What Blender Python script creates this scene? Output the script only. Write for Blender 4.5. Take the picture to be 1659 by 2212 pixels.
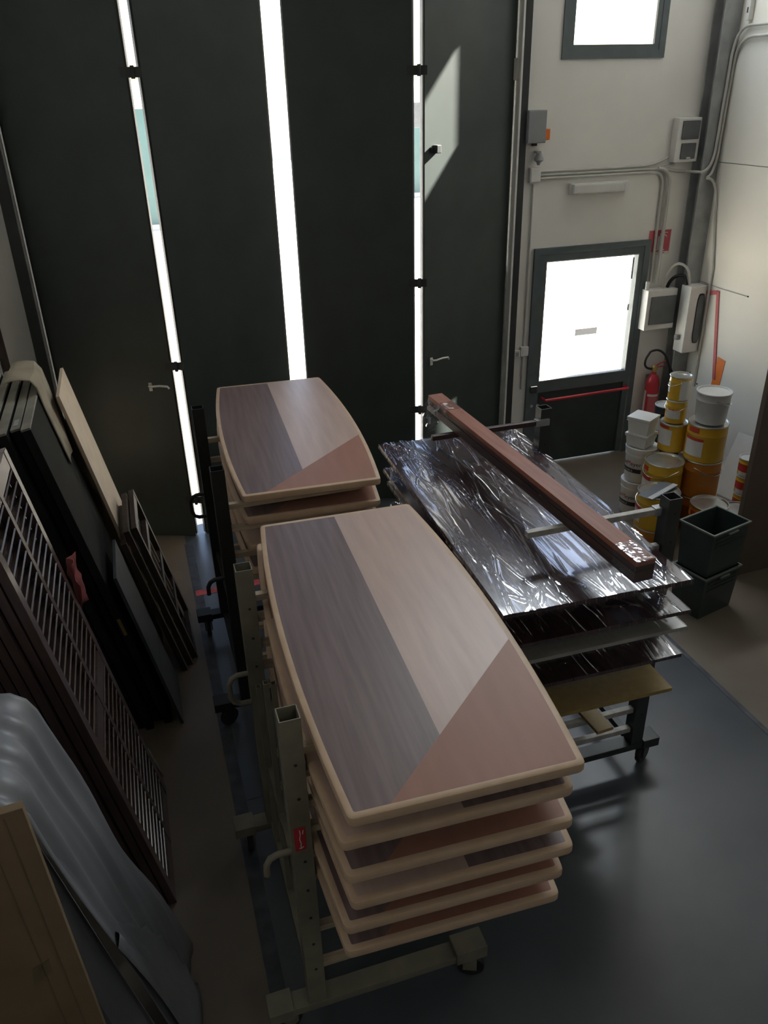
import bpy, bmesh, math, random
import numpy as np
from mathutils import Vector, Matrix

for o in list(bpy.data.objects):
    bpy.data.objects.remove(o)
sc = bpy.context.scene
COL = sc.collection
rng = random.Random(7)

# ------------------------------------------------------------------ camera
cd = bpy.data.cameras.new('camera'); cam = bpy.data.objects.new('camera', cd); COL.objects.link(cam)
cd.sensor_fit = 'VERTICAL'; cd.sensor_height = 24.0; cd.lens = 1731.3 / 2212 * 24.0
cd.clip_start = 0.05; cd.clip_end = 400
_R = ((0.95342013, -0.15935867, 0.25611494), (-0.30076972, -0.43757223, 0.847389), (-0.02297, -0.88494936, -0.46512043))
M = Matrix(((_R[0][0], -_R[0][1], -_R[0][2], 0), (_R[1][0], -_R[1][1], -_R[1][2], 0), (_R[2][0], -_R[2][1], -_R[2][2], 3.45), (0, 0, 0, 1)))
cam.matrix_world = M
sc.camera = cam

# ------------------------------------------------------------------ light and exposure
vs = sc.view_settings
vs.view_transform = 'Standard'; vs.look = 'None'; vs.gamma = 1.0; vs.use_curve_mapping = False; vs.exposure = -0.22
SUN = Vector((1.0, 0.186, 0.643)).normalized()
w = bpy.data.worlds.new('sky'); sc.world = w; w.use_nodes = True
nt = w.node_tree; nt.nodes.clear()
sky = nt.nodes.new('ShaderNodeTexSky'); sky.sky_type = 'NISHITA'; sky.sun_disc = False
sky.sun_elevation = math.asin(SUN.z); sky.sun_rotation = math.atan2(SUN.x, SUN.y)
sky.air_density = 1.0; sky.dust_density = 2.5; sky.ozone_density = 1.0
bg = nt.nodes.new('ShaderNodeBackground'); bg.inputs[1].default_value = 0.9
wo = nt.nodes.new('ShaderNodeOutputWorld')
nt.links.new(sky.outputs[0], bg.inputs[0]); nt.links.new(bg.outputs[0], wo.inputs[0])
sd = bpy.data.lights.new('sun', 'SUN'); sd.energy = 120.0; sd.angle = math.radians(0.6); sd.color = (1.0, 0.95, 0.84)
so = bpy.data.objects.new('sun', sd); COL.objects.link(so)
so.rotation_euler = SUN.to_track_quat('Z', 'Y').to_euler()
so.location = (30, 12, 20)
def area(name, loc, sx, sy, energy, color, rot=(0, 0, 0), portal=False, spread=180):
    ld = bpy.data.lights.new(name, 'AREA'); ld.shape = 'RECTANGLE'; ld.size = sx; ld.size_y = sy
    ld.energy = energy; ld.color = color; ld.spread = math.radians(spread)
    lo = bpy.data.objects.new(name, ld); COL.objects.link(lo); lo.location = loc; lo.rotation_euler = rot
    if portal: ld.cycles.is_portal = True
    return lo
INW = (-math.pi/2, 0, 0)     # area light facing -y (into the room)
area('portal_window', (4.16, 6.86, 4.2), 0.80, 1.0, 1, (1, 1, 1), INW, True)
area('portal_door', (4.14, 6.86, 1.47), 1.0, 1.15, 1, (1, 1, 1), INW, True)
area('portal_gap', (1.29, 6.86, 2.3), 0.16, 4.6, 1, (1, 1, 1), INW, True)
# out-of-frame lamps added to light the room: clerestory band and warm rear fill
area('added_clerestory_light', (3.75, 6.72, 5.45), 2.6, 0.86, 165, (0.90, 0.96, 1.0), INW)
area('added_rear_fill', (2.6, -4.0, 6.12), 1.2, 3.0, 7, (1.0, 0.86, 0.70))

# ------------------------------------------------------------------ materials
MATS = {}
def mat(name, color, rough=0.5, metal=0.0, var=0.0, scale=8.0, stretch=(1, 1, 1), bump=0.0, bscale=40.0, color2=None, spec=0.5, coat=0.0):
    if name in MATS: return MATS[name]
    m = bpy.data.materials.new(name); m.use_nodes = True; MATS[name] = m
    t = m.node_tree; b = t.nodes['Principled BSDF']
    b.inputs['Base Color'].default_value = (*color, 1); b.inputs['Roughness'].default_value = rough
    b.inputs['Metallic'].default_value = metal; b.inputs['Specular IOR Level'].default_value = spec
    if coat: b.inputs['Coat Weight'].default_value = coat; b.inputs['Coat Roughness'].default_value = 0.2
    tc = t.nodes.new('ShaderNodeTexCoord'); mp = t.nodes.new('ShaderNodeMapping'); mp.inputs['Scale'].default_value = stretch
    t.links.new(tc.outputs['Object'], mp.inputs['Vector'])
    nz = t.nodes.new('ShaderNodeTexNoise'); nz.inputs['Scale'].default_value = scale; nz.inputs['Detail'].default_value = 6
    t.links.new(mp.outputs[0], nz.inputs['Vector'])
    cr = t.nodes.new('ShaderNodeValToRGB')
    c2 = color2 if color2 else tuple(min(1, c * (1 + var)) for c in color)
    c1 = color if color2 else tuple(c * (1 - var) for c in color)
    cr.color_ramp.elements[0].position = 0.35; cr.color_ramp.elements[1].position = 0.68
    cr.color_ramp.elements[0].color = (*c1, 1); cr.color_ramp.elements[1].color = (*c2, 1)
    t.links.new(nz.outputs['Fac'], cr.inputs[0]); t.links.new(cr.outputs[0], b.inputs['Base Color'])
    if bump:
        n2 = t.nodes.new('ShaderNodeTexNoise'); n2.inputs['Scale'].default_value = bscale; n2.inputs['Detail'].default_value = 4
        t.links.new(mp.outputs[0], n2.inputs['Vector'])
        bp = t.nodes.new('ShaderNodeBump'); bp.inputs['Strength'].default_value = bump; bp.inputs['Distance'].default_value = 0.01
        t.links.new(n2.outputs['Fac'], bp.inputs['Height']); t.links.new(bp.outputs[0], b.inputs['Normal'])
    return m

m_green = mat('dark_green_paint', (0.038, 0.050, 0.047), 0.5, var=0.12, scale=3)
m_frame = mat('grey_green_frame_paint', (0.095, 0.12, 0.125), 0.5, var=0.1)
m_jamb = mat('jamb_paint', (0.03, 0.032, 0.034), 0.55, var=0.15)
m_gasket = mat('grey_rubber_edge', (0.32, 0.32, 0.32), 0.5, var=0.1)
m_wall = mat('white_wall_paint', (0.82, 0.80, 0.755), 0.75, var=0.04, scale=1.6, bump=0.03)
m_wallr = mat('cream_panel_wall', (0.82, 0.79, 0.715), 0.75, var=0.03, scale=1.2)
m_ceil = mat('ceiling_paint', (0.30, 0.29, 0.27), 0.8, var=0.05)
m_hall = mat('hall_wall_paint', (0.16, 0.15, 0.14), 0.8, var=0.05)
m_steel = mat('galvanised_steel', (0.34, 0.35, 0.35), 0.45, 0.2, var=0.2, scale=5)
m_conduit = mat('grey_pvc', (0.55, 0.54, 0.50), 0.45, var=0.06)
m_white_pl = mat('white_plastic', (0.74, 0.73, 0.70), 0.4, var=0.04)
m_grey_pl = mat('grey_plastic', (0.28, 0.29, 0.30), 0.4, var=0.05)
m_smoke = mat('smoked_cover', (0.10, 0.105, 0.11), 0.15, var=0.1)
m_red = mat('red_paint', (0.50, 0.03, 0.045), 0.35, var=0.08)
m_redpale = mat('faded_red_plastic', (0.55, 0.14, 0.15), 0.5, var=0.08)
m_orange = mat('orange_plastic', (0.80, 0.20, 0.03), 0.5, var=0.06)
m_black = mat('black_rubber', (0.012, 0.012, 0.012), 0.5, var=0.2)
m_floor = mat('blue_grey_concrete', (0.062, 0.070, 0.080), 0.30, var=0.0, scale=1.3, color2=(0.092, 0.100, 0.112), bump=0.06, bscale=12)
m_beige = mat('beige_concrete', (0.145, 0.118, 0.088), 0.42, var=0.0, scale=1.5, color2=(0.185, 0.155, 0.120), bump=0.05, bscale=12)
m_line = mat('worn_floor_line', (0.055, 0.06, 0.072), 0.5, var=0.4, scale=9)
m_redtape = mat('red_floor_tape', (0.5, 0.08, 0.08), 0.5, var=0.3, scale=12)
m_maple = mat('maple_veneer', (0.475, 0.345, 0.295), 0.38, scale=3.0, stretch=(7, 0.7, 1), color2=(0.555, 0.41, 0.35), spec=0.35)
m_walnut = mat('walnut_veneer', (0.158, 0.110, 0.106), 0.38, scale=4.0, stretch=(10, 0.5, 1), color2=(0.212, 0.155, 0.150), spec=0.35)
m_cherry = mat('cherry_veneer', (0.32, 0.155, 0.108), 0.46, scale=3.0, stretch=(5, 0.7, 1), color2=(0.355, 0.178, 0.127), spec=0.28)
m_edge = mat('maple_edge_wood', (0.54, 0.385, 0.26), 0.45, scale=6.0, stretch=(2, 2, 1), color2=(0.61, 0.45, 0.32), spec=0.28)
m_under = mat('table_underside', (0.42, 0.30, 0.20), 0.6, var=0.1)
m_cream = mat('cream_rack_paint', (0.20, 0.185, 0.135), 0.5, var=0.15, scale=9)
m_blackrack = mat('black_rack_paint', (0.014, 0.015, 0.014), 0.45, var=0.2)
m_greenrack = mat('dark_green_rack_paint', (0.03, 0.036, 0.032), 0.45, var=0.2)
m_armwood = mat('arm_wood', (0.42, 0.34, 0.24), 0.6, var=0.15, scale=14, stretch=(0.6, 8, 8))
m_armgrey = mat('grey_wrapped_arm', (0.42, 0.40, 0.36), 0.5, var=0.2, scale=20)
m_tyre = mat('caster_rubber', (0.02, 0.02, 0.02), 0.6, var=0.2)
m_mahog = mat('dark_mahogany_board', (0.045, 0.020, 0.022), 0.22, var=0.0, scale=4, stretch=(8, 0.7, 1), color2=(0.075, 0.034, 0.034), coat=0.5)
m_lightpanel = mat('pale_grey_board', (0.42, 0.40, 0.34), 0.4, var=0.06)
m_mdf = mat('ochre_mdf', (0.34, 0.235, 0.08), 0.5, var=0.08, scale=30)
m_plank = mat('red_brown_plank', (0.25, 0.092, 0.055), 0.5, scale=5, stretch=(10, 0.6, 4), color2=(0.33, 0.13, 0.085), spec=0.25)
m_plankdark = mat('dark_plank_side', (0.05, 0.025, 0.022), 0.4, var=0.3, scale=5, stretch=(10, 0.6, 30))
m_shutter = mat('dark_brown_shutter_paint', (0.080, 0.054, 0.049), 0.24, var=0.2, scale=6, stretch=(4, 4, 0.6))
m_doordark = mat('dark_board_face', (0.016, 0.017, 0.016), 0.7, var=0.25, scale=3, spec=0.05)
m_dooredge = mat('dusty_board_edge', (0.21, 0.20, 0.165), 0.7, var=0.25, scale=7)
m_felt = mat('dusty_felt', (0.30, 0.26, 0.19), 0.9, var=0.15, scale=9)
m_beigeboard = mat('beige_board', (0.60, 0.49, 0.36), 0.6, var=0.05)
m_card = mat('cardboard', (0.20, 0.14, 0.08), 0.8, var=0.1, scale=5)
m_tape = mat('packing_tape', (0.16, 0.12, 0.07), 0.35, var=0.1)
m_darkwood = mat('dark_frame_wood', (0.050, 0.034, 0.026), 0.5, var=0.3, scale=6, stretch=(4, 4, 0.8))
m_frameedge = mat('worn_frame_edge', (0.30, 0.25, 0.19), 0.55, var=0.25, scale=10)
m_slate = mat('slate_blue_board', (0.042, 0.047, 0.054), 0.6, var=0.12, spec=0.25)
m_paper = mat('white_paper', (0.72, 0.71, 0.68), 0.6, var=0.03)
m_rag = mat('red_cloth', (0.20, 0.045, 0.045), 0.9, var=0.2, scale=20)
m_tarp = mat('grey_plastic_sheet', (0.20, 0.207, 0.225), 0.42, var=0.08, scale=3, spec=0.45)
m_yellow = mat('yellow_can_paint', (0.66, 0.37, 0.02), 0.3, var=0.0, scale=2.2, color2=(0.72, 0.46, 0.045))
m_amber = mat('orange_can_paint', (0.58, 0.22, 0.03), 0.35, var=0.1, scale=3)
m_tin = mat('tin_lid', (0.60, 0.60, 0.58), 0.28, 0.85, var=0.12, scale=9)
m_tinin = mat('tin_rim', (0.75, 0.74, 0.70), 0.3, 0.6, var=0.1)
m_label = mat('can_label_paper', (0.70, 0.69, 0.66), 0.5, var=0.04)
m_labelred = mat('can_label_red', (0.55, 0.05, 0.03), 0.45, var=0.06)
m_ink = mat('dark_ink', (0.03, 0.03, 0.035), 0.5, var=0.1)
m_inkred = mat('red_ink', (0.65, 0.05, 0.04), 0.5, var=0.05)
m_signred = mat('faded_sign_red', (0.52, 0.08, 0.10), 0.5, var=0.05)
m_blackcan = mat('black_can_paint', (0.02, 0.025, 0.025), 0.3, var=0.1)
m_bucketgrey = mat('white_metal_bucket', (0.58, 0.59, 0.58), 0.35, var=0.08, scale=5)
m_tub = mat('white_tub_plastic', (0.74, 0.74, 0.71), 0.35, var=0.03)
m_crate = mat('green_crate_plastic', (0.032, 0.046, 0.041), 0.4, var=0.15, scale=5)
m_crateedge = mat('crate_rim_plastic', (0.17, 0.19, 0.17), 0.4, var=0.1)
m_brownboard = mat('brown_hardboard', (0.105, 0.075, 0.055), 0.7, var=0.12, scale=3)
m_trowel = mat('trowel_steel', (0.17, 0.19, 0.21), 0.45, 0.2, var=0.1)
m_trowelblade = mat('trowel_bright_strip', (0.58, 0.60, 0.63), 0.4, 0.2, var=0.06)
m_chrome = mat('bright_metal', (0.7, 0.7, 0.68), 0.25, 0.9, var=0.05)
m_brass = mat('dull_brass', (0.5, 0.36, 0.14), 0.35, 0.8, var=0.1)
m_dark = mat('dark_void_paint', (0.02, 0.02, 0.02), 0.8, var=0.1)
m_ground = mat('outdoor_concrete', (0.52, 0.50, 0.46), 0.8, var=0.08, scale=0.6)
m_teal = mat('teal_fence_paint', (0.04, 0.085, 0.085), 0.5, var=0.1, scale=1)
m_housew = mat('outdoor_white_wall', (0.75, 0.73, 0.68), 0.7, var=0.05)

def film_material():
    m = bpy.data.materials.new('clear_stretch_film'); m.use_nodes = True
    t = m.node_tree; t.nodes.clear()
    out = t.nodes.new('ShaderNodeOutputMaterial'); mix = t.nodes.new('ShaderNodeMixShader')
    tr = t.nodes.new('ShaderNodeBsdfTransparent'); gl = t.nodes.new('ShaderNodeBsdfGlossy')
    tr.inputs[0].default_value = (0.93, 0.94, 0.96, 1); gl.inputs['Roughness'].default_value = 0.07
    gl.inputs['Color'].default_value = (0.9, 0.93, 1.0, 1)
    lw = t.nodes.new('ShaderNodeLayerWeight'); lw.inputs['Blend'].default_value = 0.5
    pw_ = t.nodes.new('ShaderNodeMath'); pw_.operation = 'POWER'; pw_.inputs[1].default_value = 3.0; t.links.new(lw.outputs['Facing'], pw_.inputs[0])
    fr = t.nodes.new('ShaderNodeMath'); fr.operation = 'MULTIPLY_ADD'; fr.inputs[1].default_value = 0.7; fr.inputs[2].default_value = 0.06; t.links.new(pw_.outputs[0], fr.inputs[0])
    tc = t.nodes.new('ShaderNodeTexCoord'); mp = t.nodes.new('ShaderNodeMapping'); mp.inputs['Scale'].default_value = (60, 5, 20)
    nz = t.nodes.new('ShaderNodeTexNoise'); nz.inputs['Scale'].default_value = 1.0; nz.inputs['Detail'].default_value = 3
    bp = t.nodes.new('ShaderNodeBump'); bp.inputs['Strength'].default_value = 0.12; bp.inputs['Distance'].default_value = 0.004
    t.links.new(tc.outputs['Object'], mp.inputs[0]); t.links.new(mp.outputs[0], nz.inputs['Vector'])
    t.links.new(nz.outputs['Fac'], bp.inputs['Height'])
    for n in (gl, lw): t.links.new(bp.outputs[0], n.inputs['Normal'])
    t.links.new(fr.outputs[0], mix.inputs[0]); t.links.new(tr.outputs[0], mix.inputs[1]); t.links.new(gl.outputs[0], mix.inputs[2])
    t.links.new(mix.outputs[0], out.inputs[0])
    return m
m_film = film_material()
def glass_material():
    m = bpy.data.materials.new('window_glass'); m.use_nodes = True
    t = m.node_tree; t.nodes.clear()
    out = t.nodes.new('ShaderNodeOutputMaterial'); mix = t.nodes.new('ShaderNodeMixShader')
    tr = t.nodes.new('ShaderNodeBsdfTransparent'); gl = t.nodes.new('ShaderNodeBsdfGlossy')
    gl.inputs['Roughness'].default_value = 0.02
    mix.inputs[0].default_value = 0.05
    t.links.new(tr.outputs[0], mix.inputs[1]); t.links.new(gl.outputs[0], mix.inputs[2])
    t.links.new(mix.outputs[0], out.inputs[0])
    return m
m_glass = glass_material()
def emis_material():
    m = bpy.data.materials.new('added_glow_pane'); m.use_nodes = True  # glow of the panes added out of view
    b = m.node_tree.nodes['Principled BSDF']; b.inputs['Base Color'].default_value = (0.8, 0.8, 0.8, 1)
    b.inputs['Emission Color'].default_value = (0.93, 0.97, 1, 1); b.inputs['Emission Strength'].default_value = 3.0
    return m
m_addedglow = emis_material()
def sticker_material():
    m = bpy.data.materials.new('backlit_sticker'); m.use_nodes = True; t = m.node_tree; t.nodes.clear()
    out = t.nodes.new('ShaderNodeOutputMaterial'); ad = t.nodes.new('ShaderNodeAddShader')
    d = t.nodes.new('ShaderNodeBsdfDiffuse'); d.inputs[0].default_value = (0.5, 0.5, 0.5, 1)
    tl = t.nodes.new('ShaderNodeBsdfTranslucent'); tl.inputs[0].default_value = (0.06, 0.06, 0.06, 1)
    t.links.new(d.outputs[0], ad.inputs[0]); t.links.new(tl.outputs[0], ad.inputs[1]); t.links.new(ad.outputs[0], out.inputs[0])
    return m
m_sticker = sticker_material()

# ------------------------------------------------------------------ mesh helpers
class MB:
    def __init__(s): s.v = []; s.f = []
    def add(s, vs, fs, mtx=None):
        n = len(s.v)
        if mtx is not None: vs = [tuple(mtx @ Vector(p)) for p in vs]
        s.v += [tuple(p) for p in vs]; s.f += [tuple(i + n for i in f) for f in fs]; return s
    def box(s, x0, x1, y0, y1, z0, z1, bev=0.0, mtx=None):
        if bev <= 0:
            vs = [(x0,y0,z0),(x1,y0,z0),(x1,y1,z0),(x0,y1,z0),(x0,y0,z1),(x1,y0,z1),(x1,y1,z1),(x0,y1,z1)]
            fs = [(0,3,2,1),(4,5,6,7),(0,1,5,4),(1,2,6,5),(2,3,7,6),(3,0,4,7)]
            return s.add(vs, fs, mtx)
        bm = bmesh.new(); bmesh.ops.create_cube(bm, size=1.0)
        bmesh.ops.scale(bm, vec=(x1-x0, y1-y0, z1-z0), verts=bm.verts)
        bmesh.ops.translate(bm, vec=((x0+x1)/2, (y0+y1)/2, (z0+z1)/2), verts=bm.verts)
        bmesh.ops.bevel(bm, geom=bm.edges[:], offset=bev, segments=2, profile=0.7, affect='EDGES')
        bm.verts.index_update()
        vs = [v.co[:] for v in bm.verts]; fs = [[v.index for v in f.verts] for f in bm.faces]; bm.free()
        return s.add(vs, fs, mtx)
    def prism(s, pts, z0, z1, mtx=None):
        n = len(pts)
        vs = [(x, y, z0) for x, y in pts] + [(x, y, z1) for x, y in pts]
        fs = [tuple(range(n-1, -1, -1)), tuple(range(n, 2*n))] + [(i, (i+1) % n, n+(i+1) % n, n+i) for i in range(n)]
        return s.add(vs, fs, mtx)
    def lathe(s, prof, n=28, mtx=None, cap=True):
        vs = []; fs = []
        for r, z in prof:
            for i in range(n):
                a = 2*math.pi*i/n; vs.append((r*math.cos(a), r*math.sin(a), z))
        for k in range(len(prof)-1):
            for i in range(n):
                j = (i+1) % n
                fs.append((k*n+i, k*n+j, (k+1)*n+j, (k+1)*n+i))
        if cap:
            fs.append(tuple(range(n-1, -1, -1))); fs.append(tuple(range((len(prof)-1)*n, len(prof)*n)))
        return s.add(vs, fs, mtx)
    def tube(s, path, r, n=8, close=False, mtx=None):
        P = [Vector(p) for p in path]; vs = []; fs = []; m = len(P)
        up = Vector((0, 0, 1)); prev = None
        for k in range(m):
            if close: t = P[(k+1) % m] - P[k-1]
            else: t = P[min(k+1, m-1)] - P[max(k-1, 0)]
            t.normalize()
            if prev is None:
                a = up if abs(t.z) < 0.9 else Vector((1, 0, 0)); x = t.cross(a).normalized()
            else:
                x = (prev - t * prev.dot(t)).normalized()
            prev = x; y = t.cross(x)
            for i in range(n):
                an = 2*math.pi*i/n; vs.append(tuple(P[k] + x*(r*math.cos(an)) + y*(r*math.sin(an))))
        for k in range(m if close else m-1):
            for i in range(n):
                j = (i+1) % n; k2 = (k+1) % m
                fs.append((k*n+i, k*n+j, k2*n+j, k2*n+i))
        if not close:
            fs.append(tuple(range(n-1, -1, -1))); fs.append(tuple(range((m-1)*n, m*n)))
        return s.add(vs, fs, mtx)
    def build(s, name, m, parent=None, smooth=False, **kw):
        me = bpy.data.meshes.new(name); me.from_pydata(s.v, [], s.f); me.update()
        bm = bmesh.new(); bm.from_mesh(me); bmesh.ops.recalc_face_normals(bm, faces=bm.faces); bm.to_mesh(me); bm.free()
        if smooth:
            me.polygons.foreach_set('use_smooth', [True]*len(me.polygons))
            me.set_sharp_from_angle(angle=math.radians(38))
        me.materials.append(m)
        o = bpy.data.objects.new(name, me); COL.objects.link(o)
        if parent: o.parent = parent
        for k, v in kw.items(): o[k] = v
        return o
def B(*a, **k): return MB().box(*a, **k)
def tag(o, label, cat, group=None):
    o['label'] = label; o['category'] = cat
    if group: o['group'] = group
    return o
def thing(name, label, cat, loc=(0, 0, 0), rz=0.0, ry=0.0, group=None):
    o = bpy.data.objects.new(name, None); COL.objects.link(o); o.empty_display_size = 0.1
    o.location = loc; o.rotation_euler = (0, ry, rz)
    return tag(o, label, cat, group)
def struct(o): o['kind'] = 'structure'; return o
def sempty(name, loc=(0, 0, 0), rz=0):
    o = bpy.data.objects.new(name, None); COL.objects.link(o); o.location = loc; o.rotation_euler = (0, 0, rz); o.empty_display_size = 0.1
    return struct(o)
def dup(o, parent=None):
    c = o.copy(); COL.objects.link(c)
    if parent is not None: c.parent = parent
    for ch in list(o.children): dup(ch, c)
    return c
def text_faces(body, size):
    cu = bpy.data.curves.new('t', 'FONT'); cu.body = body; cu.size = size; cu.resolution_u = 3
    o = bpy.data.objects.new('t', cu); COL.objects.link(o)
    dg = bpy.context.evaluated_depsgraph_get(); dg.update()
    me = bpy.data.meshes.new_from_object(o.evaluated_get(dg))
    vs = [tuple(v.co) for v in me.vertices]; fs = [tuple(p.vertices) for p in me.polygons]
    bpy.data.objects.remove(o); bpy.data.curves.remove(cu); bpy.data.meshes.remove(me)
    return vs, fs

# ------------------------------------------------------------------ structure: room shell
D = 6.77; XR = 5.25; XL = -1.15; ZC = 6.2; YB = -9.0
struct(B(0.10, 3.214, YB, D+0.06, -0.12, 0.0).build('floor', m_floor))
struct(B(3.214, XR, YB, D+0.06, -0.12, 0.0).build('floor_side', m_beige))
struct(B(XL, 0.10, YB, D+0.06, -0.12, 0.0).build('floor_aisle', m_beige))
struct(B(0.085, 0.155, -2, 6.3, 0.0, 0.0015).build('trim_1', m_line))
struct(B(3.19, 3.225, -2, 5.2, 0.0, 0.0015).build('trim_2', m_line))
struct(B(0.10, 0.62, 5.44, 5.52, 0.0, 0.002).build('trim_3', m_redtape))
struct(B(0.155, 1.6, 3.28, 3.285, 0.0, 0.001).build('trim_4', m_line))
wb = MB()
T0, T1 = D, D+0.032
OX0, OX1, OZ = -0.72, 3.30, 4.70          # folding door opening
WX0, WX1, WZ0, WZ1 = 3.70, 4.60, 3.68, 4.60   # upper window opening
DX0, DX1, DZ = 3.54, 4.71, 2.13               # pedestrian door opening
wb.box(XL, OX0, T0, T1, 0, ZC); wb.box(OX0, OX1, T0, T1, OZ, ZC)
wb.box(OX1, DX0, T0, T1, 0, DZ); wb.box(OX1, WX0, T0, T1, DZ, WZ1); wb.box(WX0, WX1, T0, T1, DZ, WZ0)
wb.box(WX1, XR, T0, T1, DZ, WZ1); wb.box(DX1, XR, T0, T1, 0, DZ); wb.box(OX1, XR, T0, T1, WZ1, ZC)
struct(wb.build('wall_back', m_wall))
wr = sempty('wall_right', (XR, 0, 0))
MB().box(0, 0.08, YB, D+0.06, 2.812, ZC).build('panel', m_wallr, wr)
MB().box(0, 0.08, YB, D+0.06, 0, 2.806).build('panel', m_wallr, wr)
MB().box(0.012, 0.08, YB, D+0.06, 2.80, 2.82).build('joint', m_grey_pl, wr)
struct(B(XL-0.08, XL, YB, D+0.06, 0, ZC).build('wall_left', m_wall))
struct(B(XL, XR, YB-0.08, YB, 0, ZC).build('wall_rear', m_hall))
ce = sempty('ceiling', (0, 0, ZC))
MB().box(XL, XR, YB, D+0.06, 0, 0.1).build('deck', m_ceil, ce)
for (cx, cy, sx, sy) in ((2.6, -4.0, 1.3, 3.1),):
    MB().box(cx-sx/2, cx+sx/2, cy-sy/2, cy+sy/2, -0.03, -0.005).build('added_rear_pane', m_addedglow, ce)  # unseen glowing pane and frame added to go with the rear fill lamp
    f = MB()
    for a in (-1, 1):
        f.box(cx+a*sx/2-0.04, cx+a*sx/2+0.04, cy-sy/2, cy+sy/2, -0.05, -0.001)
        f.box(cx-sx/2, cx+sx/2, cy+a*sy/2-0.04, cy+a*sy/2+0.04, -0.05, -0.001)
    f.build('added_rear_frame', m_steel, ce)
# glowing frosted band added high on the back wall, out of view, for light
w2 = sempty('added_window_2', (3.75, D, 5.45))
for i in range(3):
    B(-1.35+i*0.907, -1.35+(i+1)*0.907-0.05, -0.020, -0.008, -0.43, 0.43).build('added_frosted_pane', m_addedglow, w2)
    B(-1.395+i*0.907, -1.355+i*0.907, -0.035, 0, -0.47, 0.47).build('mullion', m_frame, w2)
for z in (-0.47, 0.43): B(-1.395, 1.35, -0.035, 0, z, z+0.04).build('rail', m_frame, w2)
# corner column
cc = sempty('column_corner', (5.08, 6.62, 0))
MB().box(0, 0.17, 0, 0.014, 0, ZC).build('flange', m_steel, cc)
MB().box(0, 0.17, 0.135, 0.148, 0, ZC).build('flange', m_steel, cc)
MB().box(0.075, 0.095, 0.014, 0.135, 0, ZC).build('web', m_steel, cc)
# door-opening jambs
jm = struct(B(-0.80, -0.72, D-0.10, D-0.001, 0, OZ).build('trim_5', m_jamb))
jm = struct(B(3.285, 3.355, D-0.07, D-0.001, 0, OZ).build('trim_6', m_jamb))
struct(B(3.268, 3.285, D-0.085, D-0.001, 0, OZ).build('trim_7', m_white_pl))
struct(B(-0.72, -0.705, D-0.085, D-0.02, 0, OZ).build('trim_8', m_gasket))
struct(B(-0.82, -0.64, D+0.062, D+0.085, 0, OZ).build('light_stop_left', m_jamb)); struct(B(3.20, 3.36, D+0.062, D+0.085, 0, OZ).build('light_stop_right', m_jamb))  # outer strips added to block light leaking past the jambs
struct(B(OX0, OX1, D-0.10, D-0.001, OZ, OZ+0.12).build('trim_9', m_jamb))

# ---- folding door leaves (each from pivot a to b, inner face on the line)
def leaf(n, a, b, hinge_at_b, extras=None):
    a = Vector((*a, 0)); b = Vector((*b, 0)); L = (b-a).length; ang = math.atan2(b.y-a.y, b.x-a.x)
    r = sempty('door_%d' % n, a, ang)
    MB().box(0.012, L-0.012, 0.0, 0.05, 0.004, OZ-0.02, bev=0.004).build('panel', m_green, r)
    for x in (0.0, L-0.012):
        MB().box(x, x+0.012, 0.008, 0.042, 0.02, OZ-0.02).build('edge_seal', m_gasket if n in (3, 4) else m_jamb, r)
    return r, L
d1, L1 = leaf(1, (-0.70, 6.765), (0.207, 6.415), True)
d2, L2 = leaf(2, (0.287, 6.415), (1.215, 6.765), False)
d3, L3 = leaf(3, (1.355, 6.765), (2.269, 6.443), True)
d4, L4 = leaf(4, (2.343, 6.443), (3.262, 6.765), False)
def hinge(parent, x, zs):
    for z in zs:
        h = MB(); h.lathe([(0.014, -0.04), (0.014, 0.04)], 12, Matrix.Translation((x+0.038, -0.008, z)))
        h.box(x-0.05, x+0.0, -0.006, 0.0, z-0.032, z+0.032); h.box(x-0.01, x+0.10, -0.004, 0.002, z-0.032, z+0.032)
        h.build('hinge', m_jamb, parent, True)
hinge(d1, L1, (0.36, 1.55, 3.60)); hinge(d3, L3, (0.9, 2.02, 3.58))
def lever(parent, x, z, sgn, m=m_white_pl):
    e = MB(); e.box(x-0.014, x+0.014, -0.008, 0, z-0.05, z+0.02, bev=0.003)
    h = e.build('handle', m, parent, True)
    l = MB(); l.tube([(x, 0, z), (x, -0.035, z), (x+sgn*0.02, -0.05, z+0.002), (x+sgn*0.09, -0.052, z+0.008), (x+sgn*0.155, -0.05, z+0.002), (x+sgn*0.165, -0.045, z-0.016)], 0.009, 8)
    l.build('lever', m, h, True)
lever(d1, 0.775, 1.395, 1); lever(d4, 0.09, 1.335, 1)
b_ = MB(); b_.box(0.095, 0.14, -0.055, 0, 3.005, 3.065, bev=0.006); b_.box(0.07, 0.1, -0.02, 0, 3.01, 3.05)
b_.build('lock_block', m_jamb, d4)
b_ = MB(); b_.box(0.05, 0.075, -0.02, 0, 0.74, 0.80, bev=0.003); b_.build('lock_keep', m_grey_pl, d4)
b_ = MB(); b_.box(0.945, 1.05, -0.05, -0.0, 3.50, 3.66, bev=0.008); b_.build('hinge_cover', m_conduit, d4)
b_ = MB(); b_.box(0.88, 0.98, -0.02, 0, 0.27, 0.31, bev=0.004); b_.build('bolt', m_jamb, d2)

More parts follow.
